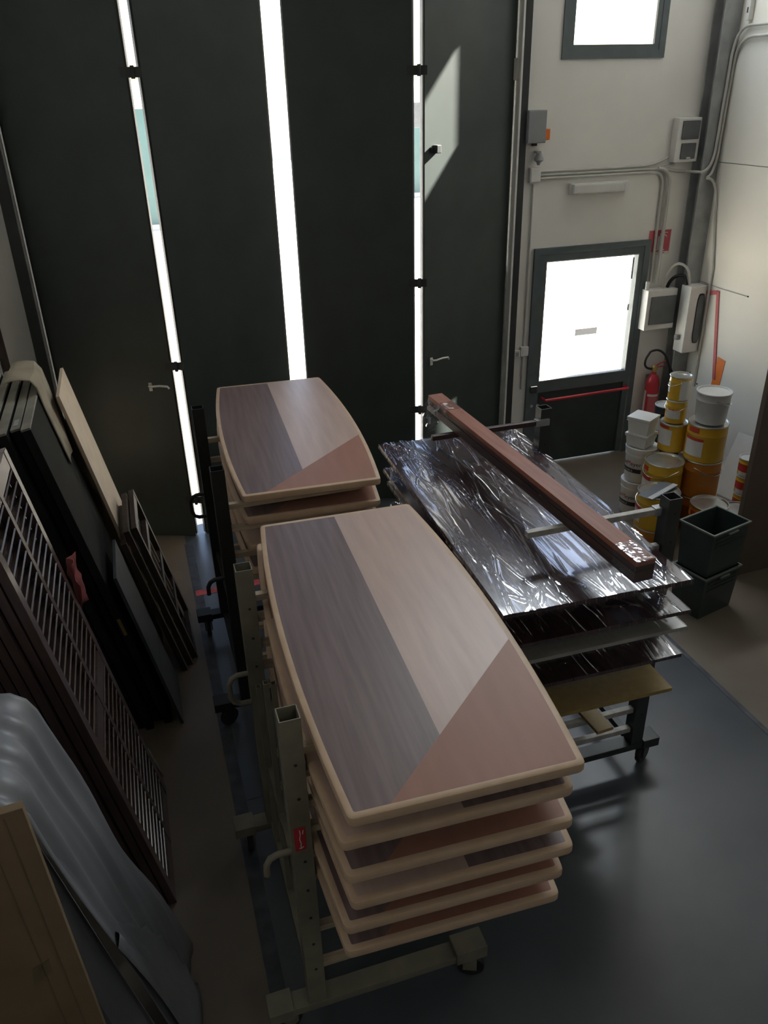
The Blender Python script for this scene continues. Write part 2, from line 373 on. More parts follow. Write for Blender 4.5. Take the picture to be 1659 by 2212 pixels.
# ---- upper window
w1 = sempty('window_1', (0, D, 0))
def ring(x0, x1, z0, z1, t, y0, y1):
    q = MB(); q.box(x0, x1, y0, y1, z0, z0+t); q.box(x0, x1, y0, y1, z1-t, z1); q.box(x0, x0+t, y0, y1, z0+t, z1-t); q.box(x1-t, x1, y0, y1, z0+t, z1-t); return q
ring(3.665, 4.635, 3.645, 4.64, 0.06, -0.014, 0.02).build('window_frame', m_frame, w1)
ring(3.715, 4.585, 3.695, 4.59, 0.052, -0.010, 0.018).build('sash', m_frame, w1)
B(3.76, 4.54, 0.008, 0.014, 3.74, 4.545).build('pane', m_glass, w1)
B(4.515, 4.533, -0.006, 0.006, 3.75, 4.535).build('glazing_bead', m_white_pl, w1)
# ---- pedestrian door with glass
p1 = sempty('door_5', (0, D, 0))
fr_ = MB(); fr_.box(3.525, 3.575, -0.03, 0.14, 0, 2.155); fr_.box(4.675, 4.735, -0.03, 0.14, 0, 2.155); fr_.box(3.575, 4.675, -0.03, 0.14, 2.105, 2.155)
fr_.build('frame', m_frame, p1)
lf = MB(); lf.box(3.58, 3.655, -0.02, 0.03, 0.01, 2.10); lf.box(4.615, 4.67, -0.02, 0.03, 0.01, 2.10); lf.box(3.655, 4.615, -0.02, 0.03, 2.03, 2.10); lf.box(3.655, 4.615, -0.02, 0.03, 0.78, 0.90)
lf.build('leaf_frame', m_frame, p1)
B(3.655, 4.615, 0.0, 0.03, 0.01, 0.78).build('lower_panel', m_green, p1)
B(3.655, 4.615, 0.008, 0.014, 0.90, 2.03).build('pane', m_glass, p1)
MB().add([(4.03, 0.0146, 1.30), (4.27, 0.0146, 1.30), (4.27, 0.0146, 1.365), (4.03, 0.0146, 1.365)], [(0, 1, 2, 3)]).build('sticker', m_sticker, p1)
ring(3.65, 4.62, 0.895, 2.035, 0.008, -0.024, -0.02).build('glazing_bead', m_conduit, p1)
for z, h in ((1.80, 0.20), (1.50, 0.06)):
    B(4.575, 4.592, 0.002, 0.008, z, z+h).build('latch', m_grey_pl, p1)
pb = MB(); pb.tube([(3.70, -0.02, 0.72), (3.70, -0.10, 0.72), (4.63, -0.10, 0.735), (4.63, -0.02, 0.735)], 0.014, 10)
pb.build('panic_bar', m_red, p1, True)
for x in (3.59, 3.655):
    MB().lathe([(0.016, 0), (0.016, 0.012)], 14, Matrix.Translation((x, -0.02, 0.655)) @ Matrix.Rotation(math.pi/2, 4, 'X')).build('knob', m_chrome, p1, True)
B(3.56, 3.63, -0.05, -0.02, 0.80, 0.86, bev=0.006).build('hinge', m_jamb, p1)

# ---- outdoors, seen through gaps and panes
struct(B(-60, 80, D+0.06, 90, -0.14, -0.04).build('ground_yard', m_ground))
def fence(name, label, x0, x1, y, h):
    t = thing(name, label, 'fence', ((x0+x1)/2, y, -0.04)); n = max(3, int((x1-x0)/1.2)); wd = (x1-x0)/n
    for i in range(n):
        B(-((x1-x0)/2)+i*wd+0.02, -((x1-x0)/2)+(i+1)*wd-0.02, -0.03, 0.03, 0.05, h).build('panel', m_teal, t)
    B(-(x1-x0)/2, (x1-x0)/2, -0.05, 0.05, 0, 0.12).build('rail', m_housew, t)
fence('yard_fence', 'teal sheet fence outdoors seen through the left hinge gap', -3.5, 3.6, 26.0, 3.2)
fence('yard_fence', 'teal sheet fence outdoors seen through the right hinge gap', 8.6, 13.5, 30.0, 2.3)
def far_house():
    t = thing('yard_building', 'pale white building across the yard seen through the centre gap', 'building', (16, 52, -0.04))
    B(-26, 26, 0, 8, 0, 4.0).build('wall', m_housew, t)
    for i in range(8): B(-24+i*6.2, -21.5+i*6.2, -0.06, 0.02, 1.2, 2.8).build('window', m_smoke, t)
    B(-26.5, 26.5, -0.5, 8.5, 4.0, 4.25).build('roof', m_conduit, t)
far_house()

# ------------------------------------------------------------------ boat-shaped table tops
TL, TWE, TWM, TT = 0.937, 0.382, 0.436, 0.042
def half_w(v, inset=0.0):
    return TWE + (TWM-TWE)*(1-(v/TL)**2) - inset
def outline(inset, n=16, rc=0.022):
    L = TL - inset; pts = []
    vsn = [-L + 2*L*i/n for i in range(n+1)]
    right = [(half_w(v, inset), v) for v in vsn]; left = [(-half_w(v, inset), v) for v in reversed(vsn)]
    raw = right + left
    # round the four corners
    out = []; N = len(raw); corners = {0, n, n+1, 2*n+1}
    for i, p in enumerate(raw):
        if i in corners and rc > 0:
            a = Vector(raw[i-1]); b = Vector(raw[(i+1) % N]); q = Vector(p)
            d1_ = (a-q).normalized()*rc; d2_ = (b-q).normalized()*rc
            for t in (0, 0.25, 0.5, 0.75, 1):
                out.append(tuple((q+d1_)*(1-t)**2 + q*(2*t*(1-t)) + (q+d2_)*t**2))
        else: out.append(p)
    return out
def clip(poly, f):
    out = []
    for i in range(len(poly)):
        p, q = poly[i-1], poly[i]; a, b = f(p), f(q)
        if (a >= 0) != (b >= 0):
            t = a/(a-b); out.append((p[0]+(q[0]-p[0])*t, p[1]+(q[1]-p[1])*t))
        if b >= 0: out.append(q)
    return out
def table_proto():
    r = thing('table_top', '', 'table top')
    inner = outline(0.024, rc=0.0); outer = outline(0.0)
    # edge band: profile swept round the outline (rounded arris), open in the middle
    mb = MB()
    def off(d, z):
        return [(x, y, z) for x, y in outline(d)]
    rings = [off(0.024, -0.001), off(0.006, 0.0), off(0.0015, -0.003), off(0.0, -0.009), off(0.0, -TT+0.012), off(0.003, -TT+0.004), off(0.010, -TT), off(0.06, -TT)]
    n = len(rings[0]); vs = [p for rg in rings for p in rg]; fs = []
    for k in range(len(rings)-1):
        for i in range(n):
            j = (i+1) % n; fs.append((k*n+i, k*n+j, (k+1)*n+j, (k+1)*n+i))
    mb.add(vs, fs); mb.build('edge_band', m_edge, r, True)
    MB().prism(outline(0.0605, rc=0.0), -TT+0.001, -TT+0.008).build('underside', m_under, r)
    # inlaid veneer fields
    (ax, ay), (bx, by) = (0.405, -0.275), (-0.248, -0.913)
    nx, ny = -(by-ay), (bx-ax)
    red = lambda p: -(nx*(p[0]-ax) + ny*(p[1]-ay))
    sg = 1 if red((0.38, -0.9)) > 0 else -1
    cherry = clip(inner, lambda p: sg*red(p)); rest = clip(inner, lambda p: -sg*red(p))
    walnut = clip(rest, lambda p: -0.015-p[0]); maple = clip(rest, lambda p: p[0]+0.015)
    for nm, poly, m in (('walnut_field', walnut, m_walnut), ('maple_field', maple, m_maple), ('cherry_field', cherry, m_cherry)):
        MB().prism(poly, -0.012, -0.0008).build(nm, m, r)
    return r
TP = table_proto(); used_tp = [False]
def table(x, y, z, rz, label, group):
    o = TP if not used_tp[0] else dup(TP)
    used_tp[0] = True
    o.location = (x, y, z); o.rotation_euler = (0, 0, rz); o['label'] = label; o['group'] = group
    return o
RZ1 = math.radians(-1.85); PI = math.pi
near = [(0.767, 2.534, 1.580, RZ1, 'boat-shaped inlaid table top, uppermost on the near cream rack'),
        (0.742, 2.545, 1.475, RZ1+PI, 'inlaid table top second from the top on the near cream rack'),
        (0.752, 2.540, 1.330, RZ1, 'inlaid table top third from the top on the near cream rack'),
        (0.762, 2.535, 1.208, RZ1+PI, 'inlaid table top fourth from the top on the near cream rack'),
        (0.736, 2.540, 1.094, RZ1, 'inlaid table top second from the bottom on the near cream rack'),
        (0.738, 2.550, 0.958, RZ1, 'lowest inlaid table top on the near cream rack')]
far = [(0.817, 4.805, 1.550, math.radians(-2.9), 'boat-shaped inlaid table top, uppermost on the far black rack'),
       (0.810, 4.810, 1.412, math.radians(-2.6), 'inlaid table top second from the top on the far black rack'),
       (0.815, 4.805, 1.245, math.radians(-2.6)+PI, 'inlaid table top third from the top on the far black rack'),
       (0.812, 4.815, 1.090, math.radians(-2.6), 'lowest inlaid table top on the far black rack')]
for t in near: table(*t, 'table tops on the near rack')
for t in far: table(*t, 'table tops on the far rack')

# ------------------------------------------------------------------ drying racks on casters
def caster(parent, x, y, m_fork, r=0.06, yaw=0.3):
    mt = Matrix.Translation((x, y, 0)) @ Matrix.Rotation(yaw, 4, 'Z')
    f = MB(); f.box(-0.035, 0.035, -0.035, 0.035, 0.135, 0.15, mtx=mt)
    for s in (-1, 1): f.box(-0.02, 0.04, s*0.022-0.003, s*0.022+0.003, 0.05, 0.138, mtx=mt)
    c = f.build('caster', m_fork, parent)
    MB().lathe([(r-0.012, -0.015), (r-0.003, -0.015), (r, -0.008), (r, 0.008), (r-0.003, 0.015), (r-0.012, 0.015)], 24, mt @ Matrix.Translation((0.015, 0, r)) @ Matrix.Rotation(PI/2, 4, 'X')).build('wheel', m_tyre, c, True)
def rack(label, x, ys, arms, d, m, m_arm, arm_len, post_h=1.68, foot=0.20, reach=0.74, handles=True, pw=0.036):
    """posts at x, arms point along d (+1 right, -1 left)"""
    r = thing('drying_rack', label, 'drying rack', (x, ys[0], 0))
    for k, yy in enumerate(ys):
        y = yy-ys[0]
        # post: open square tube with two lips
        p = MB(); t = 0.004
        p.box(-pw, pw, y-pw, y-pw+t, 0.15, post_h); p.box(-pw, -pw+t, y-pw+t, y+pw, 0.15, post_h); p.box(pw-t, pw, y-pw+t, y+pw, 0.15, post_h)
        p.box(-pw+t, pw-t, y+pw-t, y+pw, 0.15, post_h)
        po = p.build('post', m, r)
        h = MB()
        for z in np.arange(0.40, post_h-0.05, 0.155): h.lathe([(0.006, 0), (0.006, 0.0016)], 8, Matrix.Translation((0.004, y-pw, z)) @ Matrix.Rotation(PI/2, 4, 'X'))
        h.build('bolt_hole', m_dark, po, kind='stuff')
        x0, x1 = sorted((-d*foot, d*reach))
        b = MB(); b.box(x0, x1, y-0.04, y+0.04, 0.15, 0.19, bev=0.004)
        b.box(d*(reach-0.14) if d > 0 else -reach, d*reach if d > 0 else -(reach-0.14), y-0.05, y+0.05, 0.148, 0.215, bev=0.004)
        b.box(-d*foot if d > 0 else foot-0.10, -d*foot+0.10 if d > 0 else foot, y-0.05, y+0.05, 0.148, 0.205, bev=0.004)
        b.build('base_beam', m, r)
        caster(r, -d*(foot-0.07), y, m, yaw=0.5+k); caster(r, d*(reach-0.07), y, m, yaw=-0.4+k)
        for z in arms:
            xa, xb = sorted((d*(pw+0.002), d*arm_len))
            MB().box(xa, xb, y-0.016, y+0.016, z-0.032, z-0.001, bev=0.003).build('arm', m_arm, r)
        if handles:
            s = -d; z = 1.05
            MB().tube([(s*(pw-0.004), y, z), (s*0.09, y, z), (s*0.115, y, z-0.012), (s*0.13, y, z-0.04), (s*0.132, y, z-0.09)] if k == 0 else
                      [(s*(pw-0.004), y, z+0.07), (s*0.085, y, z+0.07), (s*0.112, y, z+0.055), (s*0.125, y, z+0.025), (s*0.125, y, z-0.05), (s*0.112, y, z-0.08), (s*0.085, y, z-0.095), (s*(pw-0.004), y, z-0.095)], 0.0125, 10).build('handle', m, r, True)
    L = ys[-1]-ys[0]
    MB().box(-0.02, 0.02, pw, L-pw, 0.152, 0.192).build('tie_beam', m, r)
    MB().box(-0.012, 0.012, pw, L-pw, 0.66, 0.69).build('tie_beam', m, r)
    return r
zn = [t[2]-TT for t in near]; zf = [t[2]-TT for t in far]
rk = rack('cream painted drying rack on casters carrying the near table tops', 0.262, (2.0, 2.955), zn+[0.62, 0.40], 1, m_cream, m_armwood, 0.78)
pl = MB(); pl.box(-0.026, 0.014, -0.0385, -0.0361, 1.085, 1.195)
pl = pl.build('maker_plate', m_red, rk)
pt = MB(); pt.tube([(-0.006, -0.0388, 1.10), (-0.004, -0.0388, 1.12), (-0.008, -0.0388, 1.14), (-0.004, -0.0388, 1.165), (-0.006, -0.0388, 1.185)], 0.0022, 5)
pt.tube([(-0.012, -0.0388, 1.098), (-0.006, -0.0388, 1.095), (0.004, -0.0388, 1.102)], 0.002, 5); pt.tube([(0.004, -0.0388, 1.165), (0.007, -0.0388, 1.182)], 0.002, 5)
pt.build('plate_lettering', m_label, pl)
for (x, y, z) in ((-0.005, 0.52, 1.40), (0.022, 0.50, 1.405), (-0.01, 0.80, 1.16)):
    q = MB(); q.box(x-0.011, x+0.011, y-0.013, y-0.010, 0.155, z); q.box(x-0.011, x+0.011, y+0.010, y+0.013, 0.155, z); q.box(x-0.011, x-0.008, y-0.01, y+0.01, 0.155, z); q.box(x+0.008, x+0.011, y-0.01, y+0.01, 0.155, z)
    q.build('upright', m_cream, rk)
rack('black drying rack on casters carrying the far table tops', 0.275, (3.92, 4.90), zf+[0.90, 0.70, 0.48], 1, m_blackrack, m_armwood, 0.78, post_h=1.72, reach=0.72)
R_ARMS = [1.625, 1.468, 1.300, 1.205, 1.040, 0.845, 0.44, 0.30]
rack('dark green drying rack on casters carrying the film-wrapped boards', 2.285, (2.84, 4.13), R_ARMS[1:], -1, m_greenrack, m_armgrey, 0.74, post_h=1.72, foot=0.14, reach=0.74, handles=False)

# ------------------------------------------------------------------ film-wrapped boards on the right rack
def film_sheet(wd, ln, seed, n_pl=120, amp=0.006, fan=None):
    """wrinkled stretch film over a board wd x ln whose top is z=0, local centre origin"""
    g = np.random.default_rng(seed); hw, hl = wd/2+0.004, ln/2+0.006
    xs = np.arange(-hw, hw+0.002, 0.0045); ys_ = np.arange(-hl, hl+0.006, 0.014)
    X, Y = np.meshgrid(xs, ys_); Z = np.full_like(X, 0.002)
    for i in range(n_pl):
        k = g.random()
        if k < 0.64:      # long pleats along the board, slightly slanting
            x0 = g.uniform(-hw, hw); y0 = g.uniform(-hl, hl); a = g.normal(0.0, 0.16); L = g.uniform(0.15, 0.9)
        elif k < 0.78:    # fans gathered at the near edge
            fx = g.choice([-0.32, 0.05, 0.33])*wd + g.normal(0, 0.02); a = g.normal(0, 0.55); y0 = -hl+0.10; x0 = fx+math.sin(a)*0.12; L = g.uniform(0.08, 0.30)
        else:             # fans gathered at the far corners
            fx = g.choice([-0.46, 0.46])*wd; a = g.normal(-0.35 if fx < 0 else 0.35, 0.35); y0 = hl-0.14; x0 = fx+math.sin(-a)*0.1; L = g.uniform(0.1, 0.5)
        w_ = g.uniform(0.0035, 0.008); am = amp*g.uniform(0.35, 1.0)
        ux, uy = math.sin(a), math.cos(a)
        s = (X-x0)*ux + (Y-y0)*uy; d_ = (X-x0)*uy - (Y-y0)*ux + 0.01*np.sin(s*9+i)
        Z += am*np.exp(-(d_/w_)**2)*np.clip(1-(2*s/L)**2, 0, 1)
    Z += 0.0012*np.sin(X*37+Y*5+seed) + 0.001*np.sin(X*13-Y*9)
    ny_, nx_ = X.shape
    v = np.stack([X, Y, Z], -1).reshape(-1, 3)
    idx = np.arange(nx_*ny_).reshape(ny_, nx_)
    f = np.stack([idx[:-1, :-1], idx[:-1, 1:], idx[1:, 1:], idx[1:, :-1]], -1).reshape(-1, 4)
    vs = [tuple(p) for p in v.tolist()]; fs = [tuple(q) for q in f.tolist()]
    # skirts pulled down round the edges
    def skirt(line, dx, dy):
        b0 = len(vs)
        for q, i in enumerate(line):
            x, y, z = vs[i]; j = 0.004*math.sin(q*1.7+seed)+0.003*math.sin(q*0.61)
            vs.append((x+dx*(0.004+j*0.6), y+dy*(0.004+j*0.6), -0.026+j))
        for q in range(len(line)-1): fs.append((line[q], line[q+1], b0+q+1, b0+q))
    skirt(list(idx[0]), 0, -1); skirt(list(idx[-1]), 0, 1); skirt(list(idx[:, 0]), -1, 0); skirt(list(idx[:, -1]), 1, 0)
    m = MB(); m.v = vs; m.f = fs
    return m
def board(x, y, z, wd, ln, rz, m, label, film_seed=None, th=0.022, name='wrapped_board', n_pl=120):
    t = thing(name, label, 'board', (x, y, z-th), rz, group='boards on the right rack')
    B(-wd/2, wd/2, -ln/2, ln/2, 0, th-0.002, bev=0.002).build('board', m, t)
    if film_seed is not None:
        fo = film_sheet(wd, ln, film_seed, n_pl).build('stretch_film', m_film, t, True); fo.location = (0, 0, th)
    return t
board(1.748, 3.455, 1.496, 0.905, 1.93, math.radians(-1.6), m_mahog, 'film-wrapped dark mahogany board, uppermost on the dark green rack', 3, n_pl=230)
board(1.772, 3.460, 1.326, 0.885, 1.94, math.radians(-1.2), m_mahog, 'film-wrapped dark board second from the top on the dark green rack', 5, n_pl=150)
board(1.785, 3.465, 1.231, 0.84, 1.95, math.radians(-0.6), m_lightpanel, 'film-wrapped pale grey board in the middle of the dark green rack', 8, n_pl=110)
board(1.800, 3.470, 1.066, 0.84, 1.94, math.radians(-0.8), m_mahog, 'film-wrapped dark board just above the ochre board on the rack', 11, n_pl=110)
board(1.800, 3.420, 0.870, 0.80, 1.85, math.radians(-1.0), m_mdf, 'bare ochre fibreboard sheet, lowest on the dark green rack', None, name='fibreboard_sheet')
bt = tag(B(-0.05, 0.05, -0.75, 0.75, 0, 0.02, bev=0.002).build('batten', m_mdf), 'narrow ochre batten lying on the bottom arms of the dark green rack', 'batten')
bt.location = (1.95, 3.46, 0.441); bt.rotation_euler = (0, 0, math.radians(4))
# top arms lying over the uppermost board
top = [o for o in bpy.data.objects if o.get('label', '').startswith('dark green drying rack')][0]
for k, y in enumerate((0.03, -0.03+1.29)):
    MB().box(-0.74, -0.036, y-0.016, y+0.016, 1.622, 1.652, bev=0.004).build('top_arm', m_armgrey if k == 0 else m_plankdark, top)
    MB().box(-0.07, 0.02, y-0.021, y+0.021, 1.616, 1.658, bev=0.004).build('arm_sleeve', m_steel, top)
# wrapped bundle of planks across the top arms
a0 = Vector((1.800, 2.33)); a1 = Vector((1.712, 4.49)); dv = a1-a0
bd = thing('plank_bundle', 'long bundle of red-brown planks wrapped in film across the rack', 'plank bundle', (a0.x, a0.y, 1.654), math.atan2(-dv.x, dv.y))
LB = dv.length
for k in range(4):
    z = 0.0262*k; jx = (0.002, -0.002, 0.001, 0.0)[k]; e = (0.012, -0.004, 0.006, 0.0)[k]
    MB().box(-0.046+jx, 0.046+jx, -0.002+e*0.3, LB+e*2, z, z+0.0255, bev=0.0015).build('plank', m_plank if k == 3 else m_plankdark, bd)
def sleeve(y0, y1, seed):
    g = random.Random(seed); vs = []; fs = []; n = 24; m_ = 14
    for j in range(m_+1):
        y = y0+(y1-y0)*j/m_
        for i in range(n):
            a = 2*PI*i/n; cx = max(-1, min(1, 1.35*math.cos(a))); cz = max(-1, min(1, 1.35*math.sin(a)))
            q = 1.035+g.uniform(-0.006, 0.012)
            vs.append((cx*0.047*q, y, 0.0525+cz*0.0525*q))
    for j in range(m_):
        for i in range(n):
            k = (i+1) % n; fs.append((j*n+i, j*n+k, (j+1)*n+k, (j+1)*n+i))
    q = MB(); q.add(vs, fs); return q
sl = sleeve(-0.012, 0.15, 2); sl.f.append(tuple(range(23, -1, -1))); sl.build('film_wrap', m_film, bd)
sleeve(LB-0.30, LB-0.16, 4).build('film_wrap', m_film, bd)
fl = MB(); g = random.Random(9); vs = []; fs = []
for j in range(9):
    for i in range(9):
        vs.append((-0.052-0.02*math.sin(i*0.9+j*0.6)-0.004*i, LB-0.20+0.026*j+0.004*i, 0.09-0.022*i+g.uniform(-0.004, 0.004)))
for j in range(8):
    for i in range(8): fs.append((j*9+i, j*9+i+1, (j+1)*9+i+1, (j+1)*9+i))
fl.add(vs, fs); fl.build('film_tail', m_film, bd)

# ------------------------------------------------------------------ things leaning along the left wall
def lean(x_base, x_top, z_top): return -math.atan2(x_base-x_top, z_top)
# louvred shutters
SW, SH, ST = 0.77, 2.16, 0.034
louver_me = None
def shutter(xb, xt, y0, label, louvers):
    global louver_me
    t = thing('louvred_shutter', label, 'shutter', (xb, y0, 0.004), 0, lean(xb, xt, 2.12), group='shutters leaning on the left wall')
    for (a, b) in ((0, 0.06), (SW/2-0.022, SW/2+0.022), (SW-0.06, SW)):
        B(-ST, 0, a, b, 0, SH, bev=0.003).build('stile', m_shutter, t)
    for (a, b) in ((0.0, 0.09), (0.98, 1.06), (SH-0.07, SH)):
        for (c, d) in ((0.06, SW/2-0.022), (SW/2+0.022, SW-0.06)):
            B(-ST+0.002, -0.002, c, d, a, b).build('rail', m_shutter, t)
    if louvers:
        for (c, d) in ((0.06, SW/2-0.022), (SW/2+0.022, SW-0.06)):
            for (a, b) in ((0.09, 0.98), (1.06, SH-0.07)):
                n = int((b-a)/0.054)
                for i in range(n):
                    z = a+0.026+i*(b-a-0.052)/(n-1)
                    if louver_me is None:
                        o = MB().box(-0.019, 0.019, 0, d-c, -0.0035, 0.0035).build('louver', m_shutter, t); louver_me = o.data
                    else:
                        o = bpy.data.objects.new('louver', louver_me); COL.objects.link(o); o.parent = t
                    o.location = (-ST/2, c, z); o.rotation_euler = (0, math.radians(-38), 0)
    else:
        for (c, d) in ((0.06, SW/2-0.022), (SW/2+0.022, SW-0.06)):
            B(-ST+0.010, -0.010, c, d, 0.09, SH-0.07).build('infill', m_shutter, t)
    return t
shutter(-0.262, -0.622, 2.755, 'dark brown louvred shutter, outermost of the leaning stack by the grey sheet', True)
names = ['second', 'third', 'fourth', 'fifth', 'sixth', 'seventh']
for k in range(6):
    shutter(-0.262-0.042*(k+1), -0.622-0.042*(k+1), 2.755-0.006*((k*7) % 4), 'dark shutter %s from the front in the leaning stack, only its edge in view' % names[k], False)
rg = MB(); vs = []; fs = []
for j in range(10):
    for i in range(8):
        vs.append((-0.50+0.02*math.sin(i*1.1+j*0.4)-0.030*j*0.1+0.012*j*(1 if j > 3 else 0)*0.4, 3.50+0.022*i+0.006*math.sin(j*0.9), 1.50-0.028*j+0.01*math.sin(i*0.8)))
for j in range(9):
    for i in range(7): fs.append((j*8+i, j*8+i+1, (j+1)*8+i+1, (j+1)*8+i))
rg.add(vs, fs); o = rg.build('rag', m_rag, None, True); tag(o, 'dull red rag hung over the far edge of the louvred shutters', 'rag')
o.modifiers.new('thickness', 'SOLIDIFY').thickness = 0.004
o.location = (0.012, 0.03, 0)
pp = B(-0.0006, 0.0006, -0.05, 0.05, 0, 0.21).build('paper_sheet', m_paper); tag(pp, 'small white paper sheet leaning on the floor beside the shutters', 'paper')
pp.location = (-0.285, 3.66, 0.0); pp.rotation_euler = (0, math.radians(-12), math.radians(20))

# dark doors
ords = ['outermost', 'second', 'third', 'fourth', 'fifth', 'sixth', 'seventh', 'innermost']
dg_ = random.Random(3)
for k in range(8):
    xb = -0.185-0.056*k; y0 = 4.08+dg_.uniform(-0.05, 0.06); y1 = 5.06+dg_.uniform(-0.05, 0.05); h = 2.06+dg_.uniform(-0.015, 0.02)
    t = thing('door_leaf', 'unhung dark door leaf with dusty edge, %s of the leaning row' % (ords[k] if k in (0, 7) else ords[k]+' from the front'), 'door', (xb, y0, 0.002), 0, lean(xb, xb-0.405, 2.03), group='door leaves leaning on the left wall')
    B(-0.046, 0, 0.004, y1-y0-0.004, 0.004, h-0.012, bev=0.002).build('panel', m_doordark, t)
    B(-0.046, 0, 0, y1-y0, h-0.012, h, bev=0.002).build('top_edge', m_dooredge, t)
    B(-0.045, -0.001, 0, 0.004, 0, h-0.012).build('side_edge', m_doordark, t)
    if k in (0, 3): B(-0.032, -0.014, -0.002, 0.0, 0.72, 0.84).build('lock_plate', m_brass, t)
    if k in (1, 2): B(-0.034, -0.012, 0.05 if k == 1 else y1-y0-0.14, 0.14 if k == 1 else y1-y0-0.05, h, h+0.002).build('hinge_plate', m_grey_pl, t)
# folded cover over the outermost door
cv = MB(); vs = []; fs = []
prof = [(-0.735, 2.104), (-0.70, 2.108), (-0.65, 2.104), (-0.605, 2.096), (-0.575, 2.05), (-0.560, 1.95), (-0.538, 1.84), (-0.514, 1.72), (-0.490, 1.60)]
for i, (x, z) in enumerate(prof):
    for j in range(10):
        ww = 0.38-0.05*max(0, i-5)
        vs.append((x+0.003*math.sin(j*0.9+i), 4.55+ww*j/9+0.01*math.sin(i*0.5), z+0.008*math.sin(j*0.7+i*0.6)))
for i in range(len(prof)-1):
    for j in range(9): fs.append((i*10+j, i*10+j+1, (i+1)*10+j+1, (i+1)*10+j))
cv.add(vs, fs); o = cv.build('felt_cover', m_felt, None, True); tag(o, 'dusty beige felt cover folded over the top of the dark doors', 'cover')
o.modifiers.new('thickness', 'SOLIDIFY').thickness = 0.006
o.location = (0.0, 0.02, 0.0)
# beige board
t = thing('beige_board', 'smooth beige board leaning at the end of the dark doors', 'board', (-0.118, 4.79, 0.002), 0, lean(-0.118, -0.498, 1.93))
B(-0.020, 0, 0, 0.575, 0, 1.965, bev=0.002).build('panel', m_beigeboard, t)
B(-0.020, -0.001, 0.575, 0.578, 0, 1.965).build('edge_strip', m_edge, t)
# slate board
t = thing('slate_board', 'slate blue board leaning between the dark doors and the slatted frames', 'board', (-0.118, 4.02, 0.002), 0, lean(-0.118, -0.33, 1.1))
B(-0.018, 0, 0, 0.46, 0, 1.13, bev=0.002).build('panel', m_slate, t)
B(-0.018, 0.0005, 0, 0.46, 0.40, 0.404).build('joint', m_dark, t)
# window frames (dark wood) leaning in front
for k, (xb, y0, y1, h, lab) in enumerate(((0.034, 4.66, 5.24, 1.10, 'dark wooden window frame with worn edges, front of the leaning three'),
                                          (-0.006, 4.59, 5.16, 1.12, 'dark wooden window frame, middle of the leaning three'),
                                          (-0.046, 4.54, 5.10, 1.06, 'dark wooden window frame, rearmost of the leaning three beside the beige board'))):
    t = thing('window_frame', lab, 'window frame', (xb, y0, 0.002), 0, lean(xb, xb-0.243, 1.08), group='window frames leaning by the door leaves')
    W_ = y1-y0; d_ = 0.036
    for (a, b) in ((0, 0.055), (W_-0.055, W_)):
        s_ = B(-d_, 0, a, b, 0, h, bev=0.003).build('stile', m_darkwood, t)
        B(-0.004, 0.0012, a+0.002, a+0.014, 0.002, h-0.002).build('worn_arris', m_frameedge, s_)
    for z in (0, h*0.30, h*0.52, h*0.76, h-0.06):
        B(-d_+0.002, -0.002, 0.055, W_-0.055, z, z+(0.06 if z in (0, h-0.06) else 0.045)).build('rail', m_darkwood, t)
    for z in (h*0.33+0.012, h*0.56):
        for q in range(3): B(-d_+0.012, -0.012, 0.11+q*0.12, 0.125+q*0.12, z, z+0.18).build('bar', m_frameedge, t)

# long pieces in the far left corner
for (nm, x0, x1, y0, y1, h, m, lab, cat) in (
        ('dark_plank', -0.965, -0.925, 6.12, 6.20, 2.25, m_darkwood, 'dark plank standing in the far left corner beside the door jamb', 'plank'),
        ('pale_plank', -1.01, -0.972, 6.10, 6.19, 1.98, m_bucketgrey, 'pale grey plank standing in the far left corner', 'plank'),
        ('white_strip', -1.06, -1.03, 6.02, 6.11, 1.92, m_label, 'white strip standing in the far left corner', 'strip'),
        ('tan_board', -1.105, -1.05, 5.66, 5.99, 1.80, m_beigeboard, 'tan board standing against the left wall beyond the dark doors', 'board')):
    t = thing(nm, lab, cat, (x1+0.03, y0, 0.002), 0, math.radians(-1.0))
    B(x0-x1, 0, 0, y1-y0, 0, h, bev=0.003).build('body', m, t)
    B(x0-x1-0.001, 0.001, -0.001, y1-y0+0.001, h-0.004, h+0.001).build('end_grain', m_dooredge, t)

# grey plastic sheet over a stack
t = thing('plastic_sheet', 'grey plastic sheet draped over a leaning stack at the near left', 'plastic sheet', (0, 0, 0))
prof = [(-1.08, 1.58), (-0.90, 1.61), (-0.72, 1.60), (-0.645, 1.585), (-0.60, 1.55), (-0.575, 1.50)]
for i in range(1, 22): prof.append((-0.575+0.355*i/21, 1.50-1.495*i/21))
ny_ = 46; vs = []; fs = []
for i, (x, z) in enumerate(prof):
    s = max(0, i-5)/21
    for j in range(ny_+1):
        y = 1.97+0.55*j/ny_+0.012*math.sin(i*0.7)*(j/ny_)
        fold = 0.010*math.sin(j*0.55+i*0.25)*(1-s)+0.013*math.sin(j*0.21-i*0.33)*s+0.0025*math.sin(j*0.9+i*0.5)+0.024*max(0, 1-j/ny_/0.6)*abs(math.sin(j/ny_*21+0.06*i))*math.exp(-3.5*s)
        vs.append((x+fold, y, max(0.004, z+fold*0.4)))
N = ny_+1
for i in range(len(prof)-1):
    for j in range(ny_): fs.append((i*N+j, i*N+j+1, (i+1)*N+j+1, (i+1)*N+j))
q = MB(); q.add(vs, fs); o = q.build('sheet', m_tarp, t, True)
vs = []; fs = []   # gathered folds hanging at the near end
for i in range(20):
    for j in range(61):
        u = j/60; x = -1.06+0.49*u+0.355*u*(i/19)*0.9; z = (1.60-0.06*u**6)*(1-i/19)+0.004
        y = 1.965+0.028*math.sin(u*34+0.15*i)+0.012*math.sin(u*61)-0.02*(i/19)
        vs.append((x, y, z))
